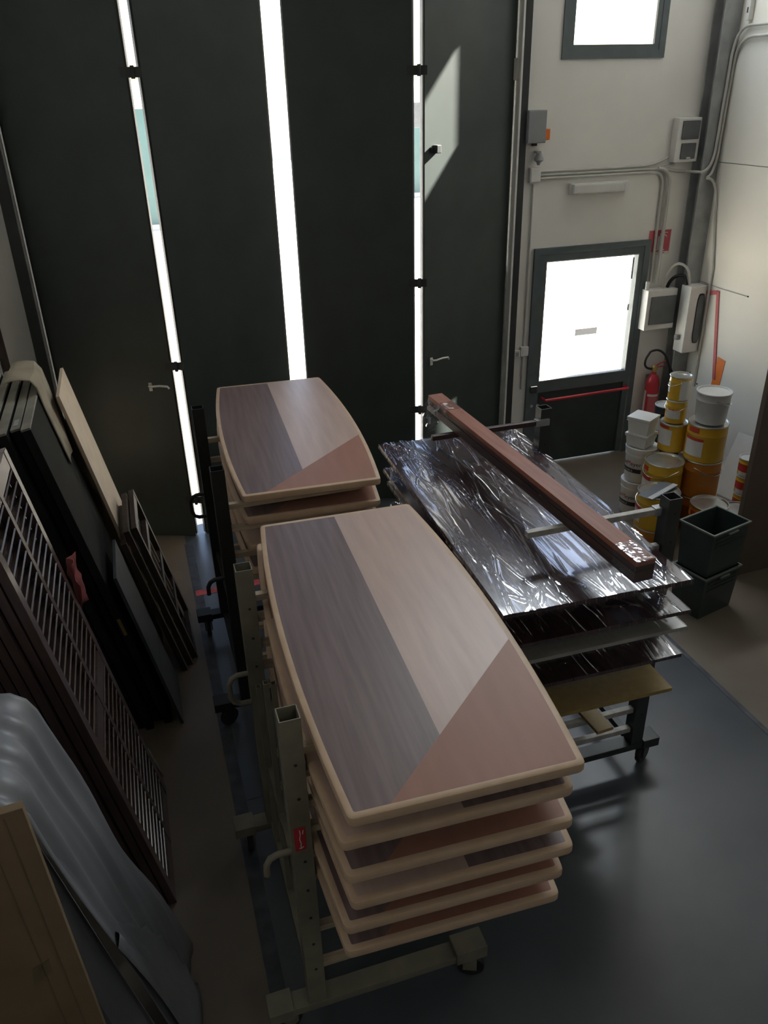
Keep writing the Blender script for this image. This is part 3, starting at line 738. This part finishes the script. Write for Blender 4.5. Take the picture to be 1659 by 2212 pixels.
for i in range(19):
    for j in range(60): fs.append((i*61+j, i*61+j+1, (i+1)*61+j+1, (i+1)*61+j))
q = MB(); q.add(vs, fs); q.build('gathered_end', m_tarp, t, True)
vs = []; fs = []   # loose lower layer turned back with a torn edge
for i in range(18):
    for j in range(16):
        u = j/15; v = i/17
        edge = 0.34*(0.35+0.65*math.sin(min(1, v*1.4)*1.5))*(1+0.06*math.sin(i*2.3))
        z = 0.86-0.85*v; xx = -0.575+0.355*(1.50-z)/1.495
        vs.append((xx+0.018+0.012*math.sin(u*5+v*4)-0.012*u, 1.955+edge*u, max(0.006, z+0.02*math.sin(u*6+v*3))))
for i in range(17):
    for j in range(15): fs.append((i*16+j, i*16+j+1, (i+1)*16+j+1, (i+1)*16+j))
q = MB(); q.add(vs, fs); q.build('turned_back_layer', m_tarp, t, True)
for ch in t.children: ch.modifiers.new('thickness', 'SOLIDIFY').thickness = 0.0015
MB().box(-0.70, -0.655, 2.14, 2.26, 1.612, 1.616).build('tape_patch', m_label, t)
# cardboard box in front of it
t = thing('cardboard_box', 'flat brown cardboard box standing at the lower left corner', 'box', (-0.455, 1.80, 0.002), math.radians(4), math.radians(-1.8))
B(-0.62, 0, 0, 0.03, 0, 1.74, bev=0.003).build('carton', m_card, t)
B(-0.055, -0.051, -0.0015, 0, 0.02, 1.72).build('crease', m_tape, t)
B(-0.105, -0.102, -0.0015, 0, 0.02, 1.72).build('crease', m_tape, t)
MB().prism([(-0.145, 1.02), (-0.085, 1.06), (-0.078, 1.12), (-0.13, 1.10)], 0.0, 0.0015, Matrix.Rotation(PI/2, 4, 'X')).build('tape_scrap', m_tape, t)
MB().prism([(-0.15, 1.56), (-0.12, 1.60), (-0.128, 1.72), (-0.16, 1.70)], 0.0, 0.0015, Matrix.Rotation(PI/2, 4, 'X')).build('tape_scrap', m_tape, t)

# ------------------------------------------------------------------ fixtures on the back and right walls
def pipe(name, label, path, r=0.011, m=m_conduit, group=None, n=8):
    o = MB().tube(path, r, n).build(name, m, None, True); tag(o, label, 'conduit', group); return o
def arc(p0, p1, p2, n=7):
    p0, p1, p2 = Vector(p0), Vector(p1), Vector(p2)
    return [tuple(p0*(1-t)**2+p1*(2*t*(1-t))+p2*t*t) for t in [i/n for i in range(n+1)]]
yw = D-0.018
pipe('conduit', 'upper horizontal conduit from the junction box to the socket box', [(3.53, yw, 2.80), (4.45, yw, 2.80)] + arc((4.55, yw, 2.80), (4.68, yw, 2.805), (4.80, yw, 2.86)))
pipe('conduit', 'middle horizontal conduit below the socket box', [(3.53, yw, 2.772), (4.55, yw, 2.772)] + arc((4.6, yw, 2.772), (4.75, yw, 2.76), (4.88, yw, 2.80)))
pipe('conduit', 'horizontal conduit bending down beside the door frame', [(3.53, yw, 2.744), (4.60, yw, 2.744)] + arc((4.66, yw, 2.744), (4.775, yw, 2.74), (4.780, yw, 2.62)) + [(4.782, yw, 1.75)], 0.013)
pipe('conduit', 'thick vertical conduit running down to the fuse box', arc((4.70, yw-0.02, 2.775), (4.835, yw-0.02, 2.77), (4.838, yw-0.02, 2.62)) + [(4.842, yw-0.02, 1.75)], 0.017)
yc = 6.62-0.016
pipe('conduit', 'left of two white conduits running down the steel corner column', [(5.222, 5.2, 3.86), (5.222, 6.3, 3.86)] + arc((5.222, 6.45, 3.86), (5.215, yc, 3.86), (5.20, yc, 3.66)) + [(5.185, yc, 3.0)] + arc((5.183, yc, 2.92), (5.17, yc, 2.74), (5.065, yc, 2.735)) + arc((5.0, yw, 2.735), (4.9, yw, 2.735), (4.74, yw, 2.78)), 0.012)
pipe('conduit', 'right of two white conduits running down the steel corner column', [(5.222, 5.2, 3.78), (5.222, 6.3, 3.78)] + arc((5.222, 6.4, 3.78), (5.23, yc, 3.77), (5.232, yc, 3.56)) + [(5.215, yc, 3.0)] + arc((5.215, yc, 2.9), (5.20, yc, 2.70), (5.13, yc-0.004, 2.69)) + arc((5.12, yc-0.012, 2.68), (5.235, yc-0.03, 2.70), (5.236, yc-0.06, 2.40)) + [(5.236, 6.45, 1.9), (5.236, 6.45, 0.75)], 0.012)
pipe('conduit', 'thin vertical conduit between the folding door and the glazed door', [(3.475, yw+0.006, 2.70), (3.475, yw+0.006, 1.27)], 0.008)
pipe('conduit', 'short thin conduit below the light switch beside the glazed door', [(3.475, yw+0.006, 1.17), (3.475, yw+0.006, 0.84)], 0.011)
for (y, z, lab) in ((5.95, 3.86, 'white pipe coupling on the upper conduit of the right wall'), (5.90, 3.78, 'white pipe coupling on the lower conduit of the right wall')):
    o = MB().lathe([(0.0175, -0.05), (0.019, -0.045), (0.019, 0.045), (0.0175, 0.05)], 14, Matrix.Translation((5.222, y, z)) @ Matrix.Rotation(PI/2, 4, 'X')).build('pipe_coupling', m_white_pl, None, True); tag(o, lab, 'pipe coupling')
# perforated strut
t = thing('perforated_strut', 'white perforated metal strut on the right wall near the ceiling', 'strut', (5.235, 6.50, 3.90))
B(-0.03, 0.012, -0.022, 0.022, 0, 1.4).build('channel', m_white_pl, t)
for i in range(14): B(-0.0315, -0.0295, -0.008, 0.008, 0.05+i*0.095, 0.09+i*0.095).build('slot', m_smoke, t)
# junction box
t = thing('junction_box', 'small square white junction box left of the horizontal conduits', 'junction box', (3.475, D, 2.775))
B(-0.05, 0.05, -0.045, 0, -0.06, 0.06, bev=0.006).build('body', m_white_pl, t); B(-0.042, 0.042, -0.052, -0.045, -0.052, 0.052, bev=0.003).build('lid', m_white_pl, t)
# emergency lamp
t = thing('emergency_lamp', 'long white emergency lamp mounted above the glazed door', 'lamp', (4.12, D, 2.645), 0)
B(-0.29, 0.29, -0.035, 0, -0.045, 0.045, bev=0.008).build('base', m_white_pl, t)
B(-0.275, 0.235, -0.075, -0.035, -0.040, 0.040, bev=0.014).build('diffuser', m_label, t)
B(0.24, 0.285, -0.06, -0.035, -0.04, 0.04, bev=0.006).build('end_cap', m_white_pl, t)
# twin socket box
t = thing('socket_box', 'white wall box with two smoked covers beside the steel column', 'socket box', (4.955, D, 2.80))
B(-0.135, 0.105, -0.085, 0, 0.02, 0.38, bev=0.01).build('body', m_white_pl, t)
B(-0.09, 0.085, -0.098, -0.085, 0.205, 0.355, bev=0.008).build('cover', m_smoke, t); B(-0.08, 0.07, -0.098, -0.085, 0.045, 0.175, bev=0.008).build('cover', m_smoke, t)
B(-0.02, 0.02, -0.104, -0.098, 0.048, 0.06).build('catch', m_white_pl, t)
# grey control box with orange beacon
t = thing('control_box', 'grey steel control box on the wall beside the folding door', 'control box', (3.425, D, 3.03))
B(-0.075, 0.095, -0.10, 0, 0, 0.25, bev=0.005).build('body', m_grey_pl, t); B(-0.07, 0.09, -0.106, -0.10, 0.006, 0.244, bev=0.002).build('lid', m_grey_pl, t)
t = thing('warning_beacon', 'small orange warning beacon on the grey control box', 'beacon', (3.521, D-0.05, 3.05))
B(0, 0.05, -0.03, 0.03, 0, 0.085, bev=0.008).build('lens', m_orange, t); B(0, 0.012, -0.034, 0.034, -0.004, 0.0).build('base', m_grey_pl, t)
t = thing('siren', 'small grey bell-shaped siren under the orange beacon', 'siren', (3.49, D-0.055, 2.875))
MB().lathe([(0.012, -0.02), (0.018, 0), (0.042, 0.02), (0.040, 0.035), (0.026, 0.06), (0.022, 0.075)], 18).build('bell', m_grey_pl, t, True)
B(-0.02, 0.02, 0.0, 0.055, 0.075, 0.09).build('bracket', m_grey_pl, t)
B(-0.05, -0.005, 0.035, 0.054, 0.13, 0.152, bev=0.003).build('cable_gland', m_black, t)
# switch and socket by the door
t = thing('light_switch', 'white light switch box beside the glazed door', 'switch', (3.475, D, 1.22))
B(-0.04, 0.04, -0.04, 0, -0.045, 0.045, bev=0.005).build('body', m_white_pl, t); B(-0.02, 0.02, -0.046, -0.04, -0.02, 0.02, bev=0.002).build('rocker', m_label, t)
t = thing('wall_socket', 'small white wall socket left of the light switch', 'socket', (3.40, D, 1.20))
B(-0.032, 0.032, -0.035, 0, -0.036, 0.036, bev=0.004).build('body', m_white_pl, t); B(-0.016, 0.016, -0.038, -0.035, -0.02, 0.02).build('face', m_grey_pl, t)
# fire extinguisher sign
t = thing('fire_sign', 'red fire extinguisher sign on the wall behind the conduits', 'sign', (4.835, D, 2.035))
B(-0.125, 0.125, -0.003, -0.0005, -0.03, 0.20).build('plate', m_label, t)
B(-0.118, 0.118, -0.0045, -0.003, 0.0, 0.195).build('red_field', m_signred, t)
q = MB(); q.box(-0.02, 0.045, -0.006, -0.0045, 0.018, 0.14); q.box(0.0, 0.03, -0.006, -0.0045, 0.14, 0.165)
q.tube([(0.03, -0.006, 0.155), (0.055, -0.006, 0.15), (0.075, -0.006, 0.135)], 0.005, 6); q.tube([(0.03, -0.006, 0.165), (0.06, -0.006, 0.172), (0.08, -0.006, 0.17)], 0.004, 6); q.box(-0.03, 0.06, -0.006, -0.0045, 0.01, 0.02)
q.build('pictogram', m_label, t)
q = MB()
for i in range(5): q.box(0.005+i*0.014, 0.013+i*0.014, -0.0042, -0.003, -0.018, -0.009)
q.build('caption', m_ink, t, kind='stuff')
# fuse box and tall meter box
t = thing('fuse_box', 'white fuse box with smoked cover right of the glazed door', 'fuse box', (4.865, D, 1.315))
B(-0.165, 0.165, -0.13, 0, 0, 0.385, bev=0.01).build('body', m_white_pl, t); B(-0.125, 0.155, -0.142, -0.13, 0.055, 0.325, bev=0.006).build('cover', m_smoke, t)
B(-0.155, -0.12, -0.07, -0.05, 0.385, 0.46, bev=0.005).build('gland', m_white_pl, t)
t = thing('meter_box', 'tall white meter box in the corner with an oval window', 'meter box', (5.135, D-0.15, 1.10))
B(-0.085, 0.10, -0.145, 0.0, 0, 0.64, bev=0.008).build('body', m_white_pl, t)
pts = []
for i in range(24):
    a = 2*PI*i/24; pts.append((0.045+0.042*max(-1, min(1, 1.3*math.cos(a))), 0.33+0.24*max(-1, min(1, 1.12*math.sin(a)))))
MB().prism(pts, 0.145, 0.150, Matrix.Rotation(PI/2, 4, 'X')).build('window_seal', m_black, t)
MB().prism([(0.045+(x-0.045)*0.85, 0.33+(y-0.33)*0.94) for x, y in pts], 0.150, 0.153, Matrix.Rotation(PI/2, 4, 'X')).build('window', m_smoke, t)
B(-0.13, -0.085, -0.09, -0.05, 0.12, 0.17, bev=0.01).build('gland', m_grey_pl, t)
o = MB().tube(arc((4.90, D-0.07, 1.70), (4.95, D-0.08, 2.02), (5.06, D-0.17, 1.90)) + arc((5.075, D-0.19, 1.86), (5.09, D-0.20, 1.80), (5.09, D-0.21, 1.74)), 0.013, 8).build('flexible_cable', m_conduit, None, True); tag(o, 'pale flexible cable looping from the fuse box to the meter box', 'cable')
o = MB().tube(arc((4.95, D-0.06, 1.70), (4.99, D-0.07, 1.84), (5.05, D-0.17, 1.82)) + [(5.065, D-0.20, 1.74)], 0.016, 8).build('flexible_cable', m_black, None, True); tag(o, 'short dark cable between the fuse box and the meter box', 'cable')
# fire extinguisher
t = thing('fire_extinguisher', 'red fire extinguisher with black hose hanging beside the glazed door', 'fire extinguisher', (4.915, 6.68, 0.22))
MB().lathe([(0.05, 0), (0.068, 0.012), (0.070, 0.03), (0.070, 0.52), (0.062, 0.57), (0.045, 0.605), (0.026, 0.625), (0.024, 0.65)], 26).build('cylinder', m_red, t, True)
def wrap(r, z0, z1, a0, a1, n=12, ro=0.0006, th=0.0008):
    vs = []; fs = []
    for i in range(n+1):
        a = a0+(a1-a0)*i/n
        for rr in (r+ro, r+ro+th):
            for z in (z0, z1): vs.append((rr*math.cos(a), rr*math.sin(a), z))
    for i in range(n):
        b = i*4; c = b+4
        fs += [(b+2, c+2, c+3, b+3), (b, b+1, c+1, c), (b, c, c+2, b+2), (b+1, b+3, c+3, c+1)]
    fs += [(0, 2, 3, 1), (n*4, n*4+1, n*4+3, n*4+2)]
    q = MB(); q.add(vs, fs); return q
wrap(0.070, 0.14, 0.40, math.radians(215), math.radians(290)).build('label', m_redpale, t)
wrap(0.0712, 0.405, 0.43, math.radians(205), math.radians(300)).build('label_band', m_label, t)
wrap(0.0712, 0.10, 0.13, math.radians(205), math.radians(300)).build('label_band', m_label, t)
wrap(0.0712, 0.10, 0.46, math.radians(165), math.radians(190)).build('tag', m_label, t)
q = MB(); q.lathe([(0.022, 0.65), (0.022, 0.70), (0.014, 0.72)], 14); q.box(-0.03, 0.03, -0.015, 0.015, 0.665, 0.695); q.build('valve', m_brass, t, True)
q = MB(); q.tube([(0, 0, 0.70), (0.05, -0.01, 0.735), (0.11, -0.02, 0.755)], 0.007, 6); q.tube([(0, 0, 0.69), (0.06, -0.01, 0.70), (0.11, -0.02, 0.70)], 0.006, 6); q.build('lever', m_red, t, True)
MB().tube(arc((-0.02, 0, 0.68), (-0.17, -0.02, 0.70), (-0.14, -0.04, 0.82)) + arc((-0.11, -0.05, 0.88), (-0.02, -0.07, 0.93), (0.06, -0.08, 0.82)) + [(0.10, -0.085, 0.73), (0.12, -0.085, 0.69)], 0.011, 8).build('hose', m_black, t, True)
MB().lathe([(0.012, 0.0), (0.018, -0.03), (0.034, -0.13), (0.036, -0.17)], 16, Matrix.Translation((0.12, -0.085, 0.70)) @ Matrix.Rotation(-0.35, 4, 'Y')).build('horn', m_black, t, True)
B(-0.03, 0.03, 0.06, 0.088, 0.50, 0.60).build('wall_bracket', m_grey_pl, t)
# right wall marks
xw = XR-0.001
t = thing('red_bracket', 'faded red strip bent into an angle on the right wall', 'strip', (XR, 6.34, 1.70))
MB().prism([(0.0, 0.02), (0.37, -0.055), (0.37, -0.095), (0.0, -0.02)], 0.0, 0.012, Matrix(((0, 0, -1, -0.0), (1, 0, 0, 0), (0, 1, 0, 0), (0, 0, 0, 1)))).build('top_strip', m_redpale, t)
MB().prism([(0.012, 0.018), (-0.022, 0.018), (-0.172, -0.80), (-0.135, -0.80)], 0.0, 0.012, Matrix(((0, 0, -1, -0.0), (1, 0, 0, 0), (0, 1, 0, 0), (0, 0, 0, 1)))).build('side_strip', m_redpale, t)
o = B(-0.004, 0, -0.055, 0.055, -0.19, 0.19).build('orange_strip', m_orange); tag(o, 'orange plastic strip hanging on the right wall above the grey bucket', 'strip'); o.location = (XR-0.001, 6.15, 0.93); o.rotation_euler = (math.radians(6), 0, 0)
o = MB().tube([(XR-0.006, 6.72, 1.76), (XR-0.01, 6.30, 1.745), (XR-0.006, 5.95, 1.745)], 0.003, 5).build('wall_wire', m_grey_pl); tag(o, 'thin dark wire stretched along the right wall', 'wire')
for i, (y, z) in enumerate(((6.55, 0.86), (6.42, 0.78), (6.28, 0.62), (5.94, 1.745))):
    o = MB().lathe([(0.008, 0), (0.008, 0.004), (0.004, 0.006)], 8, Matrix.Translation((XR, y, z)) @ Matrix.Rotation(-PI/2, 4, 'Y')).build('screw', m_jamb); tag(o, ('dark screw head in the right wall nearest the corner', 'dark screw head in the right wall, middle of three', 'lowest dark screw head in the right wall', 'dark screw head at the end of the thin wall wire')[i], 'screw', 'screws in the right wall')
t = thing('wall_catch', 'narrow white catch with a dark slot in the back right corner', 'catch', (5.215, 6.56, 1.15))
B(-0.012, 0.012, -0.012, 0.012, 0, 0.17, bev=0.003).build('body', m_white_pl, t); B(0.012, 0.026, -0.010, 0.010, 0.01, 0.16).build('slot', m_jamb, t)

# ------------------------------------------------------------------ paint cans, buckets and tubs
def can(label, x, y, z, r, h, body, rz=0.0, lid=m_tin, lab=None, handle=None, cat='paint can', name='paint_can', taper=0.0, group='paint cans in the back right corner', open_rim=True):
    t = thing(name, label, cat, (x, y, z), rz, group=group); rb = r*(1-taper)
    MB().lathe([(rb*0.97, 0), (rb, 0.006), (rb, 0.012), (rb+(r-rb)*0.72, h*0.72), (rb+(r-rb)*0.72+0.002, h*0.73), (rb+(r-rb)*0.74, h*0.745), (r*0.985, h-0.012)], 36, cap=True).build('body', body, t, True)
    MB().lathe([(r*0.985, h-0.014), (r+0.004, h-0.012), (r+0.006, h-0.005), (r+0.003, h), (r-0.004, h), (r-0.008, h-0.004), (r-0.012, h-0.012), (r*0.5, h-0.010), (0.002, h-0.010)], 36, cap=True).build('lid', lid, t, True)
    if lab:
        for (a0, a1, z0, z1, m) in lab:
            wrap(r*(1-taper*0.4)+0.001 if taper == 0 else r*(1-taper*(1-(z0+z1)/2)), h*z0, h*z1, math.radians(a0), math.radians(a1)).build('label', m, t)
    if handle is not None:
        a = math.radians(handle); c, s = math.cos(a), math.sin(a); path = []
        for i in range(13):
            u = -1+i/6; drop = h*0.42*(1-u*u)**0.5
            path.append((c*0 - s*u*(r+0.012) + c*0.0 + c*(r+0.006)*(1-u*u)**0.5, c*u*(r+0.012)+s*(r+0.006)*(1-u*u)**0.5, h-0.045-drop*0.55))
        MB().tube(path, 0.003, 6).build('bail', m_chrome, t, True)
    return t
ORL = [(0, 62, 0.16, 0.58, m_label), (0, 62, 0.585, 0.66, m_labelred), (8, 46, 0.80, 0.93, m_labelred)]
face = 228          # degrees towards the camera from this corner
def orient(lst, a): return [(p+a, q+a, u, v, m) for p, q, u, v, m in lst]
TX, TY = 4.388, 5.143
can('orange can at the bottom of the tallest can tower', TX, TY, 0.0, 0.157, 0.318, m_amber)
can('orange can in the middle of the tallest can tower', TX, TY, 0.320, 0.157, 0.328, m_amber, handle=300)
can('yellow can with a white label under the grey bucket', TX-0.004, TY, 0.650, 0.160, 0.318, m_yellow, lab=orient(ORL, face-65))
gb = can('grey-white metal bucket on top of the tallest can tower', TX+0.006, TY+0.004, 0.970, 0.137, 0.262, m_bucketgrey, cat='bucket', name='metal_bucket', taper=0.12, handle=330, lid=m_bucketgrey)
can('lower orange can under the open-lidded can behind the trowel', 4.060, 5.205, 0.0, 0.157, 0.322, m_amber)
can('yellow can with red-striped label behind the trowel can', 4.058, 5.208, 0.324, 0.158, 0.322, m_yellow, lab=orient([(0, 48, 0.1, 0.5, m_label), (-4, 50, 0.505, 0.62, m_labelred), (6, 36, 0.75, 0.88, m_labelred)], face-80), handle=190)
can('lower orange can under the can that carries the trowel', 3.845, 4.945, 0.0, 0.160, 0.205, m_amber)
can('yellow can with the steel trowel lying on its lid', 3.845, 4.945, 0.207, 0.166, 0.308, m_yellow, lab=orient([(0, 40, 0.15, 0.5, m_label), (0, 40, 0.505, 0.62, m_labelred)], face-82), handle=200)
can('low orange can with brownish lid behind the green crates', 4.262, 4.822, 0.0, 0.150, 0.385, m_amber, lab=orient([(0, 40, 0.75, 0.88, m_labelred)], face-60))
can('low tin-lidded can half hidden by the brown panel', 4.545, 4.79, 0.0, 0.128, 0.30, m_tin)
mid = (4.245, 5.425)
can('black can at the bottom of the slim middle tower', mid[0]+0.03, mid[1]+0.02, 0.0, 0.084, 0.325, m_blackcan)
can('black can with white band second up in the slim middle tower', mid[0]+0.03, mid[1]+0.02, 0.327, 0.084, 0.32, m_blackcan)
can('medium yellow can with a pale label in the slim middle tower', mid[0], mid[1]-0.03, 0.649, 0.115, 0.250, m_yellow, lab=orient([(0, 75, 0.25, 0.80, m_label), (0, 60, 0.84, 0.93, m_labelred)], face-75))
can('small yellow can with white and red label in the slim middle tower', mid[0]-0.005, mid[1]-0.03, 0.901, 0.085, 0.20, m_yellow, lab=orient([(0, 80, 0.22, 0.62, m_label), (8, 72, 0.585, 0.63, m_labelred)], face-50), handle=200)
can('small yellow can with a white side label topping the slim tower', mid[0]-0.002, mid[1]-0.03, 1.103, 0.087, 0.205, m_yellow, lab=orient([(0, 62, 0.04, 0.86, m_label), (-85, -60, 0.30, 0.72, m_label)], face+8), handle=150)
blk = (4.655, 6.07)
can('black can at the bottom of the stack beside the extinguisher', blk[0], blk[1], 0.0, 0.095, 0.25, m_blackcan, lab=orient([(0, 110, 0.1, 0.6, m_label)], face-55))
can('black can in the middle of the stack beside the extinguisher', blk[0], blk[1], 0.252, 0.095, 0.25, m_blackcan, lab=orient([(0, 110, 0.1, 0.5, m_label)], face-55))
can('black can with white label topping the stack beside the extinguisher', blk[0], blk[1], 0.504, 0.098, 0.262, m_blackcan, lab=orient([(0, 90, 0.08, 0.55, m_label)], face-70), lid=m_bucketgrey)
for k, (z, h) in enumerate(((0, 0.17), (0.172, 0.17), (0.344, 0.17))):
    can('small orange and white can, %s of the stack beside the brown panel' % ('lowest', 'middle', 'topmost')[k], 4.985-0.004*k, 5.235, z, 0.088, h, m_yellow, lab=orient([(0, 130, 0.3, 0.7, m_labelred), (20, 90, 0.05, 0.28, m_label)], 150), lid=m_bucketgrey)
# white emulsion buckets with lettering
def bucket(label, x, y, z, r, h, rz):
    t = thing('paint_bucket', label, 'bucket', (x, y, z), rz, group='white paint buckets')
    MB().lathe([(r*0.88, 0), (r*0.90, 0.008), (r*0.965, h*0.74), (r*1.0, h*0.75), (r*1.0, h*0.80), (r*0.975, h*0.81), (r*0.985, h-0.02)], 36).build('body', m_tub, t, True)
    MB().lathe([(r*0.99, h-0.034), (r+0.005, h-0.032), (r+0.006, h-0.004), (r+0.002, h), (r-0.008, h), (r-0.013, h-0.008), (0.002, h-0.008)], 36).build('lid', m_tub, t, True)
    def curved(body, size, a_start, zz, m, rr, nm):
        vs, fs = text_faces(body, size); q = MB()
        out = [((rr)*math.cos(a_start+v[0]/rr), (rr)*math.sin(a_start+v[0]/rr), zz+v[1]) for v in vs]
        q.add(out, fs); return q.build(nm, m, t), max(v[0] for v in vs)
    rr = r*0.965+0.0022; A = math.radians(-62)
    o, w1_ = curved('Max', 0.055, A, h*0.50, m_ink, rr, 'lettering')
    a2 = A+(w1_+0.004)/rr; o, w2_ = curved('M', 0.055, a2, h*0.50, m_inkred, rr, 'lettering')
    a3 = a2+(w2_+0.003)/rr; o, w3_ = curved('eyer', 0.055, a3, h*0.50, m_ink, rr, 'lettering')
    wrap(rr-0.001, h*0.30, h*0.42, A+0.25, a3+(w3_)/rr).build('print_band', m_ink, t)
    curved('LAVABILE', 0.030, A+0.32, h*0.325, m_label, rr+0.0025, 'lettering')
    return t
bk = (4.065, 5.545)
bucket('white paint bucket with red and black lettering, lower of two', bk[0]-0.004, bk[1]+0.004, 0.0, 0.136, 0.322, math.radians(face-30))
bucket('white paint bucket with red and black lettering under the square tubs', bk[0], bk[1], 0.324, 0.136, 0.322, math.radians(face-28))
def tub(label, x, y, z, rz, h):
    t = thing('square_tub', label, 'tub', (x, y, z), rz, group='square white tubs'); a, b = 0.085, 0.098
    vs = [(-a, -a, 0), (a, -a, 0), (a, a, 0), (-a, a, 0), (-b, -b, h), (b, -b, h), (b, b, h), (-b, b, h)]
    q = MB(); q.add(vs, [(0, 3, 2, 1), (0, 1, 5, 4), (1, 2, 6, 5), (2, 3, 7, 6), (3, 0, 4, 7), (4, 5, 6, 7)]); o = q.build('body', m_tub, t)
    B(-b-0.006, b+0.006, -b-0.006, b+0.006, h-0.016, h+0.004, bev=0.005).build('lid', m_tub, t, True)
    B(-b-0.004, b+0.004, -b-0.004, b+0.004, h*0.78, h*0.84, bev=0.002).build('rim', m_tub, t)
    MB().tube([(-b*0.9, -b-0.004, h*0.7), (-b*0.3, -b-0.012, h*0.45), (b*0.3, -b-0.012, h*0.5), (b*0.9, -b-0.004, h*0.72)], 0.002, 5).build('bail', m_tub, t)
tub('square white tub under another tub on the white bucket', bk[0]-0.018, bk[1]+0.010, 0.648, math.radians(28), 0.115)
tub('square white tub with lid, topmost on the white buckets', bk[0]-0.018, bk[1]+0.012, 0.768, math.radians(31), 0.145)
# trowel lying on a can
t = thing('trowel', 'steel finishing trowel blade lying across the can lid', 'trowel', (3.822, 4.930, 0.522), math.radians(24), 0)
B(-0.19, 0.19, -0.065, 0.065, 0, 0.0025).build('blade', m_trowel, t)
B(-0.19, 0.19, -0.065, -0.022, 0.003, 0.010, bev=0.002).build('spine', m_trowelblade, t)
# white board, scraper
t = thing('white_board', 'narrow white board leaning against the right wall by the small cans', 'board', (4.99, 5.50, 0.002), math.radians(12), math.radians(22))
B(0, 0.012, -0.12, 0.12, 0, 0.60, bev=0.001).build('panel', m_paper, t); B(-0.001, 0.013, -0.122, 0.122, 0.60, 0.604).build('edge', m_label, t)
t = thing('stirring_paddle', 'grey metal stirring paddle leaning against the right wall', 'paddle', (5.16, 5.30, 0.0), 0, math.radians(5))
B(-0.004, 0.004, -0.018, 0.018, 0, 0.92).build('shaft', m_steel, t); B(-0.006, 0.006, -0.03, 0.03, 0.9, 0.925).build('grip', m_steel, t)
# stacked green crates
def crate(label, z, h):
    t = thing('plastic_crate', label, 'crate', (3.672, 4.065, z), math.radians(14), group='stacked green crates'); a, b = 0.188, 0.140; c, d = 0.170, 0.124; th = 0.006
    def wallq(sx):
        q = MB(); A_ = [(-c, -d, 0), (c, -d, 0), (c, d, 0), (-c, d, 0)]; Bt = [(-a, -b, h), (a, -b, h), (a, b, h), (-a, b, h)]
        i2 = lambda p, e: (p[0]-math.copysign(th, p[0]), p[1]-math.copysign(th, p[1]), p[2]+e)
        Ai = [i2(p, th) for p in A_]; Bi = [i2(p, 0) for p in Bt]
        q.add(A_+Bt+Ai+Bi, [(0, 3, 2, 1)]+[(i, (i+1) % 4, 4+(i+1) % 4, 4+i) for i in range(4)]+[(8, 9, 10, 11)]+[(8+i, 12+i, 12+(i+1) % 4, 8+(i+1) % 4) for i in range(4)]+[(4+i, 4+(i+1) % 4, 12+(i+1) % 4, 12+i) for i in range(4)])
        return q
    wallq(1).build('shell', m_crate, t)
    q = MB(); e = 0.010
    q.box(-a-e, a+e, -b-e, -b+0.001, h-0.010, h+0.002); q.box(-a-e, a+e, b-0.001, b+e, h-0.010, h+0.002); q.box(-a-e, -a+0.001, -b, b, h-0.010, h+0.002); q.box(a-0.001, a+e, -b, b, h-0.010, h+0.002)
    q.build('rim', m_crateedge, t)
    for k in range(3):
        zz = h*(0.66+0.09*k); yy = d+(b-d)*zz/h; xx = c+(a-c)*zz/h
        B(-xx*0.80, xx*0.80, -yy-0.006, -yy+0.001, zz, zz+0.008).build('rib', m_crate, t)
    B(-0.05, 0.05, -b-0.022, -b-0.008, h-0.03, h-0.018, bev=0.003).build('grip', m_crateedge, t)
    return t
crate('green plastic crate at the bottom of its stack beside the brown panel', 0.0, 0.355)
crate('open green plastic crate on top of its stack beside the brown panel', 0.357, 0.355)
o = MB(); g = random.Random(4)
vs = []; fs = []
for i in range(7):
    for j in range(7): vs.append((-0.10+0.033*i, -0.07+0.023*j, 0.05+0.03*math.sin(i*1.3)*math.cos(j*1.1)+g.uniform(0, 0.02)))
for i in range(6):
    for j in range(6): fs.append((i*7+j, i*7+j+1, (i+1)*7+j+1, (i+1)*7+j))
o.add(vs, fs); o = o.build('crumpled_rag', m_grey_pl, None, True); o.location = (3.68, 4.06, 0.47); tag(o, 'crumpled grey rag inside the open green crate', 'rag'); o.modifiers.new('thickness', 'SOLIDIFY').thickness = 0.003
# brown panel
t = thing('hardboard_sheet', 'tall brown hardboard sheet standing at the right edge', 'hardboard', (4.125, 4.30, 0.002), math.radians(3))
B(0, 1.08, 0, 0.045, 0, 2.05, bev=0.003).build('sheet', m_brownboard, t); B(-0.004, 0.0, 0.002, 0.043, 0.004, 2.046).build('edge', m_brownboard, t); B(0, 1.08, 0.045, 0.075, 1.95, 2.05).build('batten', m_brownboard, t)
# small boxes by the crates
t = thing('black_carton', 'small black carton on the floor between cans and crates', 'carton', (3.62, 4.62, 0.0), math.radians(20))
B(-0.10, 0.10, -0.07, 0.07, 0, 0.16, bev=0.003).build('box', m_black, t); B(-0.08, 0.08, -0.071, -0.0695, 0.05, 0.10).build('label', m_ink, t)
t = thing('red_carton', 'small red and white carton in front of the black carton', 'carton', (3.50, 4.42, 0.0), math.radians(12))
B(-0.08, 0.08, -0.06, 0.06, 0, 0.12, bev=0.003).build('box', m_red, t); B(-0.081, 0.081, -0.061, 0.061, 0.085, 0.121).build('white_band', m_label, t)
t = thing('brown_carton', 'open reddish brown carton on the floor beside the lower white bucket', 'carton', (3.50, 5.25, 0.0), math.radians(-4))
B(-0.14, 0.14, -0.10, 0.10, 0, 0.11, bev=0.003).build('box', m_plank, t); B(-0.145, 0.145, 0.09, 0.105, 0.10, 0.135).build('flap', m_darkwood, t)
